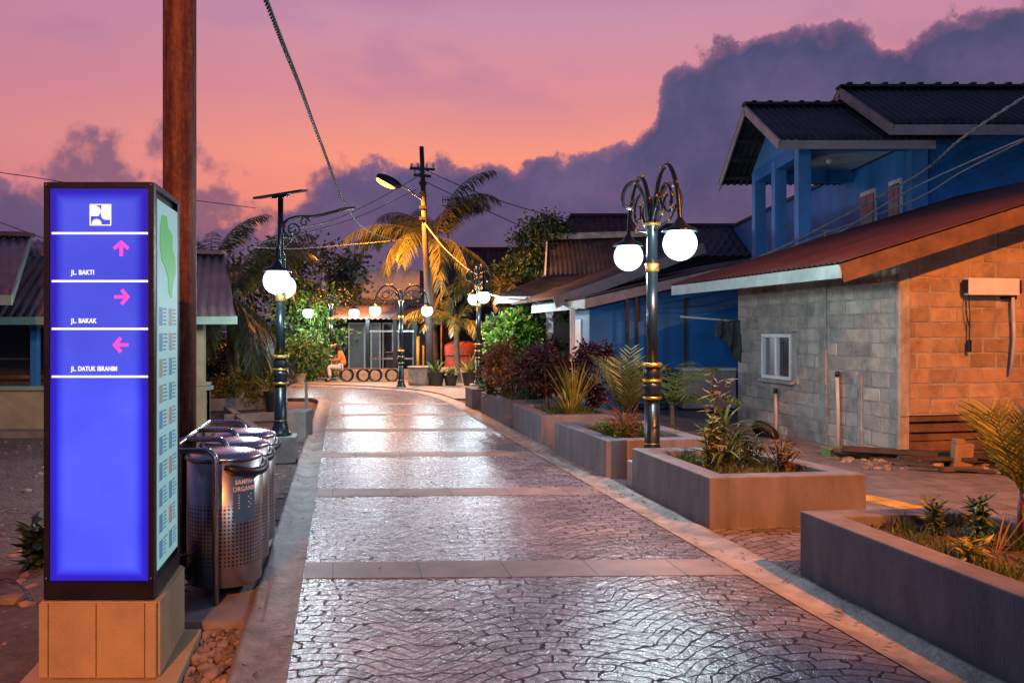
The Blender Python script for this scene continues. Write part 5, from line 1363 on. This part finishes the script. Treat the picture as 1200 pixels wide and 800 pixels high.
tree('green shrub lit by lamplight left of the seated woman', (-7.1,28.3,0), P(352,420,28.3), (.9,.6,.75), 1600, .16, .08, 'leaf_green', 37, k=14, name='shrub', cat='shrub')
tree('shrub with yellow leaves between the far lamp post and the seated woman', (-6.2,29.5,0), P(383,428,29.5), (.6,.4,.4), 600, .14, .07, 'leaf_yellow', 38, k=8, name='shrub', cat='shrub')
tree('yellow green bush on the left verge behind the concrete kerb', (-5.9,19.5,-.05), P(291,450,19.5), (.62,.4,.36), 1500, .13, .035, 'leaf_yellow', 39, k=14, name='bush', trunk_r=.03, cat='bush')
tree('small brown scrubby bush at the foot of the left palm', (-6.5,19.6,-.05), P(262,455,19.6), (.45,.3,.3), 600, .12, .035, 'leaf_brown', 40, k=10, name='bush', trunk_r=.03, cat='bush')
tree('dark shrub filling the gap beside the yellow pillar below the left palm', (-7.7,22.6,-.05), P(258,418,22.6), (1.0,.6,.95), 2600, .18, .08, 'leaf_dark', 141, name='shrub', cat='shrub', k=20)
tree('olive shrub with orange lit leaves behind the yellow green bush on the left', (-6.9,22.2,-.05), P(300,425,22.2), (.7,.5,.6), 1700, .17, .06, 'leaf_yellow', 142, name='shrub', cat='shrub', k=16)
# blades and canes
def spiky(label, base, n, L, leafm, seed, el=(.5,1.45), w=.035, droop=.6, stem=0, stemm='stem', name='spiky_plant', cat='plant', sh=(0,0), group=None, azr=(0,6.28)):
    rr = random.Random(seed); t = thing(name, label, cat, base, 0, group); mb = MB()
    for i in range(n):
        az = rr.uniform(*azr); e = rr.uniform(*el); l = L*rr.uniform(.55,1.05); p = V(rr.uniform(-.03,.03)+sh[0], rr.uniform(-.03,.03)+sh[1], stem*rr.uniform(.75,1)); seg = 6
        ww = w*rr.uniform(.7,1.2); left = []; right = []; mid = []
        dr = droop*rr.uniform(.5,1.4)
        for j in range(seg+1):
            d = Vector((math.cos(az)*math.cos(e), math.sin(az)*math.cos(e), math.sin(e))); s = Vector((-math.sin(az), math.cos(az), 0)); k = ww*(math.sin(PI*(.15+.83*j/seg)))/2
            left.append(p-s*k); right.append(p+s*k); mid.append(p+Vector((0,0,-k*.5))); p = p+d*l/seg; e -= dr/seg*(j/seg*1.6)
        vs = left+mid+right; m_ = seg+1; fs = []
        for j in range(seg): fs += [(j,j+1,m_+j+1,m_+j),(m_+j,m_+j+1,2*m_+j+1,2*m_+j)]
        mb.add(vs, fs)
    mb.build('leaves', M[leafm], t)
    if stem:
        mb = MB(); mb.tube([(0,0,-.05),(sh[0]*.5,sh[1]*.5,stem*.5),(sh[0],sh[1],stem)], [.05,.042,.035], 8); mb.build('stem', M[stemm], t, smooth=True)
    return t
def young_palm(label, base, nf, L, seed, leaf='palm', stem=.3, stemm='stem', el=(.5,1.4), droop=(.5,1.0), ll=.35, lw=.022, nl=20, hang=.25, skirt=0, azs=None):
    rr = random.Random(seed); t = thing('young_palm', label, 'palm', base); mb = MB()
    for i in range(nf):
        az = azs[i] if azs else i*2.4+rr.uniform(-.3,.3)
        frond(mb, (0,0,stem), az, el[0]+(el[1]-el[0])*((i*.618)%1), L*rr.uniform(.8,1.1), rr.uniform(*droop), nl, ll, lw, hang, rr, .010)
    mb.build('leaves', M[leaf], t)
    mb = MB(); mb.tube([(0,0,-.06),(.01,0,stem*.6),(0,0,stem+.05)], [.05,.04,.025], 8); mb.build('stem', M[stemm], t, smooth=True)
    if skirt:
        mb = MB()
        for i in range(skirt):
            az = rr.uniform(0,6.28); p = V(math.cos(az)*.04, math.sin(az)*.04, rr.uniform(.0,stem)); d = V(math.cos(az),math.sin(az),rr.uniform(-.6,1.4)); leaf_quad(mb, p, d, rdir(rr), rr.uniform(.15,.35), .02)
        mb.build('dry_sheath', M['leaf_brown'], t)
    return t
S0 = .38
def on(px, py): # point on a planter's soil
    p = G(px, py, S0); return p
# nearest planter
young_palm('young palm with a bright orange stem and stiff yellow green fronds in the nearest planter', (3.32,5.55,S0), 11, .62, 51, 'leaf_yellow', .30, 'stem', el=(.75,1.5), droop=(.15,.5), ll=.36, lw=.014, nl=15, hang=.02)
spiky('thick leafed dark green plant beside the orange stemmed palm in the nearest planter', (3.28,5.35,S0), 14, .34, 'leaf_green', 52, w=.05, droop=.3)
def leafy(label, base, n, h, r, leafm, seed, L=.09, w=.04, name='leafy_plant'):
    rr = random.Random(seed); t = thing(name, label, 'plant', base); mb = MB(); sb = MB()
    for k in range(n):
        az = rr.uniform(0,6.28); q = r*rr.uniform(.1,1); top = V(math.cos(az)*q, math.sin(az)*q, h*rr.uniform(.6,1)); b0 = top*.25; b0.z = -.03
        pts = smooth_path([b0, (b0+top)/2+V(rr.uniform(-.03,.03),rr.uniform(-.03,.03),0), top], 4); sb.tube(pts, .006, 5)
        m_ = len(pts)
        for j in range(2, m_):
            for q2 in range(3):
                an = rr.uniform(0,6.28); d = V(math.cos(an), math.sin(an), rr.uniform(-.5,1.0)); leaf_quad(mb, pts[j]+V(0,0,rr.uniform(-.03,.03)), d, V(rr.uniform(-.4,.4),rr.uniform(-.4,.4),1), L*rr.uniform(.6,1.6), w*rr.uniform(.6,1.4))
    mb.build('leaves', M[leafm], t); sb.build('stem', M['wooddark'], t); return t
leafy('small yellow leafed plant at the back of the nearest planter', (2.88,5.78,S0), 6, .22, .05, 'leaf_yellow', 53, .075, .03)
leafy('upright dark green leafy plant left of the young palm in the nearest planter', (3.08,5.6,S0), 5, .27, .05, 'leaf_green', 54, .09, .035)
leafy('low yellow leafy sprig in the front of the nearest planter', (2.72,5.1,S0), 6, .12, .10, 'leaf_yellow', 55, .09, .03)
spiky('dry straw coloured stalks lying beside the young palm in the nearest planter', (2.98,5.2,S0), 12, .5, 'leaf_brown', 56, el=(.1,1.3), w=.014, droop=.3)
# second planter
t_ = (2.13,8.55,S0)
def cane_plant(label, base, heads, L, leafm, seed, w=.04, n=16, name='cane_plant'):
    rr = random.Random(seed); t = thing(name, label, 'plant', base); mb = MB(); sb = MB()
    for hx, hy, hz in heads:
        tp = V(hx,hy,hz); sb.tube(smooth_path([(hx*.15,hy*.15,-.05), tp*.5+V(rr.uniform(-.03,.03),0,0), tp], 4), .013, 6)
        for i in range(n):
            az = rr.uniform(0,6.28); e = rr.uniform(.15,1.45); l = L*rr.uniform(.6,1.1); p = tp+V(0,0,rr.uniform(-.14,.02)); seg = 5; lf = []; rt = []; md = []; dr = rr.uniform(.5,1.6)
            for q in range(seg+1):
                d = Vector((math.cos(az)*math.cos(e), math.sin(az)*math.cos(e), math.sin(e))); s = Vector((-math.sin(az),math.cos(az),0)); k = w*math.sin(PI*(.12+.86*q/seg))/2
                lf.append(p-s*k); rt.append(p+s*k); md.append(p-Vector((0,0,k*.5))); p = p+d*l/seg; e -= dr/seg
            m_ = seg+1; fs = []
            for q in range(seg): fs += [(q,q+1,m_+q+1,m_+q),(m_+q,m_+q+1,2*m_+q+1,2*m_+q)]
            mb.add(lf+md+rt, fs)
    mb.build('leaves', M[leafm], t); sb.build('stem', M['wooddark'], t, smooth=True); return t
cane_plant('strap leafed green plant, the tallest one in the scuffed planter', t_, [(0,0,.42),(.10,.05,.30),(-.08,.02,.24),(.02,-.07,.16),(.14,-.04,.12)], .40, 'leaf_green', 61, .034, 15)
leafy('upright plant with small yellow green leaves left of the strap leafed plant', (1.94,8.5,S0), 7, .50, .19, 'leaf_yellow', 62, .10, .04)
leafy('tall thin sprig with pale and brown leaves rising above the strap leafed plant', (2.1,8.75,S0), 4, .95, .12, 'leaf_brown', 63, .13, .035)
leafy('brown withered weedy plant at the right of the scuffed planter', (2.62,8.35,S0), 16, .30, .26, 'leaf_brown', 64, .07, .022)
leafy('grey green weedy plant beside the withered one in the scuffed planter', (2.42,8.75,S0), 10, .28, .2, 'leaf_dark', 65, .08, .025)
# third planter
young_palm('shaggy young palm with a brown fibrous stem behind the twin globe lamp', (1.42,10.75,S0), 12, .80, 71, 'palm', .30, 'bark', el=(.95,1.52), droop=(.15,.6), ll=.30, lw=.018, nl=16, hang=.05, skirt=160)
spiky('low tuft of green blades at the foot of the shaggy young palm', (1.6,10.5,S0), 40, .28, 'leaf_green', 72, w=.018)
leafy('leafy weeds along the near side of the shaggy palm planter', (1.25,10.6,S0), 14, .22, .22, 'leaf_green', 73, .08, .03)
young_palm('pale green palm with broad drooping fronds standing right of the lamp before the blue wall', (2.55,13.6,.0), 9, 1.15, 74, 'leaf_green', .55, 'bark', el=(.4,1.2), droop=(.8,1.4), ll=.36, lw=.03, nl=16, hang=.35)
# fourth planter: purple shrubs
tree('dark purple shrub at the left end of the purple shrub planter', (.62,14.6,S0), (.55,14.6,1.0), (.40,.36,.46), 2600, .10, .045, 'leaf_purple', 81, name='shrub', cat='shrub', trunk_r=.03, k=16, spread=.36)
tree('taller dark purple shrub at the right of the purple shrub planter', (1.40,14.3,S0), (1.42,14.3,1.1), (.34,.32,.56), 2600, .10, .045, 'leaf_purple', 82, name='shrub', cat='shrub', trunk_r=.03, k=16, spread=.36)
spiky('tall yellow green blades between the two purple shrubs', (.98,13.75,S0), 60, 1.0, 'leaf_yellow', 83, el=(.9,1.5), w=.035, droop=.7)
spiky('low arching green yellow blades in front of the purple shrubs', (.9,13.5,S0), 34, .6, 'leaf_yellow', 84, el=(.3,1.2), w=.04, droop=.7)
# fifth planter
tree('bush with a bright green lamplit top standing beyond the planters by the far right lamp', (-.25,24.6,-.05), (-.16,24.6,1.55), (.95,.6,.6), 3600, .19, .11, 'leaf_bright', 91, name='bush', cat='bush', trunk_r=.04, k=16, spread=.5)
tree('brown and green tangled shrub under the bright green bush', (0.0,16.9,S0), (.0,16.9,.98), (.52,.4,.42), 1800, .15, .045, 'leaf_brown', 92, name='shrub', cat='shrub', trunk_r=.03, k=16)
tree('olive green shrub to the right of the tangled shrub', (.45,16.5,S0), (.48,16.5,.95), (.36,.35,.52), 1500, .16, .04, 'leaf_dark', 93, name='shrub', cat='shrub', trunk_r=.03, k=12)
spiky('upright thin reeds on the near corner of the bright bush planter', (.35,16.2,S0), 70, .95, 'leaf_green', 94, el=(1.0,1.5), w=.025, droop=.4)
leafy('small green leafy plant at the left end of the bright bush planter', (-.45,17.5,S0), 8, .35, .2, 'leaf_green', 95, .12, .06)
spiky('blades beside the foot of the far right lamp', (-.62,19.3,S0), 40, .4, 'leaf_green', 96, w=.03)
# plants by the sign
leafy('low green weeds at the left foot of the sign', G(44,660,-.05), 7, .28, .12, 'leaf_dark', 101, .13, .07)
leafy('dark leafy weed squeezed between the sign and the bins', (-2.32,5.55,-.05), 9, .35, .14, 'leaf_dark', 102, .13, .07)

# pots at the far corner
def pot(label, p, r, h, kind, seed, leafm='leaf_green', L=.55, m='pot'):
    t = thing('potted_plant', label, 'potted plant', p, 0, 'potted plants at the street corner'); rr = random.Random(seed)
    mb = MB(); mb.lathe([(r*.7,0),(r,h*.92),(r*1.08,h*.93),(r*1.08,h),(r*.92,h),(r*.9,h*.88),(0,h*.88)], n=18); mb.build('pot', M[m], t, smooth=False)
    mb = MB()
    for i in range(30):
        az = rr.uniform(0,6.28); e = rr.uniform(.6,1.45); l = L*rr.uniform(.5,1); w = .05; p0 = V(rr.uniform(-.1,.1)*r*4, rr.uniform(-.1,.1)*r*4, h*.86)
        d = V(math.cos(az)*math.cos(e), math.sin(az)*math.cos(e), math.sin(e)); leaf_quad(mb, p0, d, V(-math.sin(az)*.2,0,1), l, w*1.4, .4)
    mb.build('leaves', M[leafm], t)
pot('black pot with spiky leaves just right of the utility pole foot', V(-2.32,26.2,.05), .26, .42, 0, 1)
pot('smaller black pot with bushy green leaves, second to the right of the utility pole', V(-1.88,26.2,.05), .22, .32, 0, 2, 'leaf_green', .45)
pot('black pot with tall sword leaves in front of the orange bundle', V(-1.30,26.3,.05), .25, .40, 0, 3, 'leaf_yellow', .8)
pot('potted yellow palm on the left verge beside the solar lamp', V(-5.32,19.0,-.05), .2, .45, 0, 4, 'leaf_yellow', .95)
pot('low pot with mixed leaves beside the shrubs left of the seated woman', V(-6.9,27.6,.05), .24, .3, 0, 5, 'leaf_green', .4, 'potstone')
pot('pot with broad green leaves left of the far lamp post', V(-7.6,28.0,.05), .26, .34, 0, 6, 'leaf_green', .6, 'potstone')
pot('black pot with yellowish leaves close to the far right lamp post', V(-.35,25.9,.05), .26, .42, 0, 7, 'leaf_yellow', .6)
o = MB(); o.lathe([(.34,0),(.38,.1),(.36,.5),(.40,.58),(.33,.6),(.31,.5),(0,.5)], n=20); o = o.build('stone_planter', M['potstone'], smooth=False); o.location = V(-2.85,26.4,.05); tag(o, 'round stone planter at the foot of the utility pole', 'stone pot')
# orange bundle
def bundle():
    t = thing('tarp_bundle', 'bright orange red tarpaulin covered stack behind the potted plants', 'bundle', (-1.72,29.0,.05)); rr = random.Random(9)
    mb = MB(); n, m = 26, 12; vs = []; fs = []
    for j in range(m+1):
        v = j/m
        for i in range(n):
            a = 2*PI*i/n; r_ = (.58-.06*v-(.0 if v < .85 else .5*(v-.85)/.15*.9))*(1+.07*math.sin(a*5+v*4)+.05*math.sin(a*9-v*6)); vs.append((r_*math.cos(a), r_*.7*math.sin(a), .35+.95*min(1,v*1.1)+.04*math.sin(a*3)))
    for j in range(m):
        for i in range(n): fs.append((j*n+i, j*n+(i+1)%n, (j+1)*n+(i+1)%n, (j+1)*n+i))
    fs.append(tuple(range(m*n,(m+1)*n))); mb.add(vs, fs); mb.build('tarpaulin', M['tarp'], t, smooth=True)
    mb = MB(); mb.tube([(.6*math.cos(i/20*2*PI),.43*math.sin(i/20*2*PI),.85) for i in range(21)], .015, 5); mb.build('rope', M['wooddark'], t)
    mb = MB()
    for x in (-.4,.4):
        for y in (-.25,.25): mb.box((x,y,.2), (.08,.08,.4))
    mb.build('leg', M['wooddark'], t)
bundle()
mb = MB(); mb.box((0,0,.24), (2.6,.18,.48)); o = mb.build('low_wall', M['sandstone'], bevel=.02); o.location = (-1.4,28.2,.05); tag(o, 'low wall glowing orange behind the pots at the street corner', 'low wall')
mb = MB(); mb.box((0,0,.18), (3.6,.18,.36)); o = mb.build('low_wall', M['potstone'], bevel=.02); o.location = (-4.6,29.6,.05); tag(o, 'low wall glowing orange behind the curved bench', 'low wall')
t = thing('meter_box', 'small yellow box fixed to the orange lit palm trunk', 'box', P(517,323,30.2))
mb = MB(); mb.box((0,0,0), (.3,.16,.36)); mb.build('case', M['yellowbox'], t, bevel=.02)
mb = MB(); mb.box((0,.06,-1.7), (.05,.05,3.0)); mb.build('conduit', M['yellowbox'], t)
o = MB(); o.tube([(0,0,0),(0,0,1.5)], .05, 10); o.tube([(.18,0,0),(.18,0,1.2)], .035, 10); o = o.build('bollard_pole', M['yellowbox'], smooth=True); o.location = (-3.15,28.6,.05); tag(o, 'pair of yellow poles left of the utility pole', 'pole')
o = MB(); o.box((0,0,.5), (.1,.1,1.0)); o.box((0,0,1.0), (.14,.14,.06)); o = o.build('wooden_post', M['wooddark']); o.location = (-.75,27.6,.05); tag(o, 'dark wooden post between the orange bundle and the far right lamp', 'post')
t = thing('wheelie_bin', 'dark green wheeled bin standing in front of the shop windows', 'bin', (-4.35,31.4,.05))
mb = MB(); mb.prism([(-.25,-.28),(.25,-.28),(.25,.28),(-.25,.28)], .08, .85); mb.build('body', M['post'], t, bevel=.02)
mb = MB(); mb.box((0,-.02,.89), (.56,.64,.06)); mb.build('lid', M['post'], t, bevel=.02)
for s in (-1,1):
    mb = MB(); mb.tube([(s*.22,.25,.1),(s*.28,.25,.1)], .1, 14); mb.build('wheel', M['rubber'], t)
# TV antenna
t = thing('aerial', 'thin roof aerial on a mast against the purple sky right of the utility pole', 'aerial', P(525,292,40))
mb = MB(); mb.tube([(0,0,-.4),(0,0,2.4)], .03, 6); mb.build('mast', M['wire'], t)
mb = MB(); mb.tube([(-.3,0,2.3),(.4,0,2.35)], .02, 5)
for i in range(6): mb.tube([(-.25+i*.12,-.05,2.15),(-.25+i*.12,.05,2.5)], .014, 4)
mb.tube([(-.3,0,2.05),(.3,0,2.0)], .02, 5); mb.build('boom', M['wire'], t)

# ------------------------------------------------------------------ bench and seated woman
def bench():
    b = V(-4.75,28.4,.05); t = thing('bench', 'long dark bench with round hoop legs between the two far lamp posts', 'bench', b)
    mb = MB()
    for k in range(4): mb.beam((-1.15,-.17+k*.115,.43-.005*k), (1.05,-.17+k*.115,.43-.005*k), .10, .035)
    mb.build('seat', M['wood'], t, bevel=.006)
    for x in (-.75,-.2,.2,.75):
        mb = MB(); pts = [(x+.2*math.cos(a), -.1, .21+.2*math.sin(a)) for a in [2*PI*i/24 for i in range(25)]]; mb.tube(pts, .025, 8)
        pts = [(x+.2*math.cos(a), .12, .21+.2*math.sin(a)) for a in [2*PI*i/24 for i in range(25)]]; mb.tube(pts, .025, 8); mb.build('leg', M['post'], t, smooth=True)
    return b
bench()
def skin_mesh(name, joints, edges, radii, m, parent, sub=2, root=0):
    me = bpy.data.meshes.new(name); me.from_pydata(joints, edges, []); me.update()
    o = bpy.data.objects.new(name, me); COL.objects.link(o); o.parent = parent
    o.modifiers.new('skin', 'SKIN'); sl = me.skin_vertices[0].data if me.skin_vertices else None
    if sl is None:
        bm = bmesh.new(); bm.from_mesh(me); bm.verts.layers.skin.verify(); bm.to_mesh(me); bm.free(); sl = me.skin_vertices[0].data
    for i, r_ in enumerate(radii): sl[i].radius = (r_, r_) if not isinstance(r_, tuple) else r_; sl[i].use_root = (i == root)
    md = o.modifiers.new('sub', 'SUBSURF'); md.levels = sub; md.render_levels = sub
    for p in me.polygons: p.use_smooth = True
    o.modifiers['skin'].use_smooth_shade = True
    me.materials.append(m); return o
def woman():
    b = V(-5.62,28.35,.05); t = thing('person', 'woman in a dark headscarf, orange top and pale trousers seated on the bench', 'person', b, PI*1.06)
    # local +x is the way she faces; seat height .45
    J = []; E = []; Rd = []
    def ad(p, r_, par=None):
        J.append(p); Rd.append(r_)
        if par is not None: E.append((par, len(J)-1))
        return len(J)-1
    pel = ad((0,0,.53), .13); sp = ad((.03,0,.72), .115, pel); ch = ad((.08,0,.90), .13, sp); nk = ad((.14,0,1.04), .05, ch); hd1 = ad((.18,0,1.12), .075, nk); hd2 = ad((.20,0,1.20), .09, hd1); hd3 = ad((.20,0,1.27), .06, hd2)
    for s in (-1,1):
        sh = ad((.08,s*.16,.95), .06, ch); el = ad((.14,s*.22,.72), .042, sh); wr = ad((.34,s*.08,.70), .03, el); pa = ad((.40,s*.05,.715), .03, wr)
        for k in range(4): f1 = ad((.45,s*(.05-.018*k+.02),.72+.004*k), .0085, pa); ad((.475,s*(.045-.016*k+.02),.735), .007, f1)
        th = ad((.41,s*.015,.74), .009, pa)
        hip = ad((.06,s*.10,.50), .095, pel); kn = ad((.46,s*.11,.49), .065, hip); an = ad((.42,s*.11,.10), .04, kn); ad((.52,s*.12,.045), .036, an)
    body = skin_mesh('body', J, E, Rd, M['skin'], t)
    T = [(-.0,0,.50),(.02,0,.70),(.08,0,.90),(.11,0,1.0)]; tr = [.15,.135,.15,.09]; te = [(0,1),(1,2),(2,3)]
    for s in (-1,1):
        n = len(T); T += [(.08,s*.165,.95),(.14,s*.225,.72),(.31,s*.095,.70)]; tr += [.078,.06,.046]; te += [(2,n),(n,n+1),(n+1,n+2)]
    skin_mesh('top', T, te, tr, M['cloth_orange'], t)
    T = [(0,0,.50)]; tr = [.14]; te = []
    for s in (-1,1):
        n = len(T); T += [(.08,s*.10,.505),(.47,s*.11,.49),(.425,s*.11,.16)]; tr += [.112,.084,.064]; te += [(0,n),(n,n+1),(n+1,n+2)]
    skin_mesh('trousers', T, te, tr, M['cloth_grey'], t)
    T = [(.17,0,1.28),(.165,0,1.18),(.13,0,1.08),(.09,0,.97),(.06,0,.88)]; skin_mesh('headscarf', T, [(0,1),(1,2),(2,3),(3,4)], [.075,.112,.095,.13,.10], M['cloth_black'], t)
    mb = MB(); mb.ball((.265,0,1.19), .06, 14, 10, (.55,.95,1.2)); mb.build('face', M['skin'], t, smooth=True)
    mb = MB()
    for s in (-1,1): mb.ball((.297,s*.024,1.205), .008, 8, 6)
    mb.build('eye', M['black'], t)
    mb = MB(); mb.ball((.303,0,1.185), .012, 8, 6, (1,.8,1.4)); mb.build('nose', M['skin'], t, smooth=True)
    mb = MB(); mb.ball((.295,0,1.155), .012, 8, 6, (.6,1.6,.5)); mb.build('mouth', M['stk_red'], t, smooth=True)
    for s in (-1,1):
        mb = MB(); mb.ball((.49,s*.12,.04), .05, 12, 8, (2.1,.85,.7)); mb.build('shoe', M['black'], t, smooth=True)
    p = MB(); p.box((0,0,0), (.012,.075,.15)); o = p.build('phone', M['black'], bevel=.004); o.location = b+Matrix.Rotation(PI*1.06,3,'Z') @ V(.45,0,.76); o.rotation_euler = (0,-.6,PI*1.06); tag(o, 'dark phone held in both hands by the seated woman', 'phone')
woman()
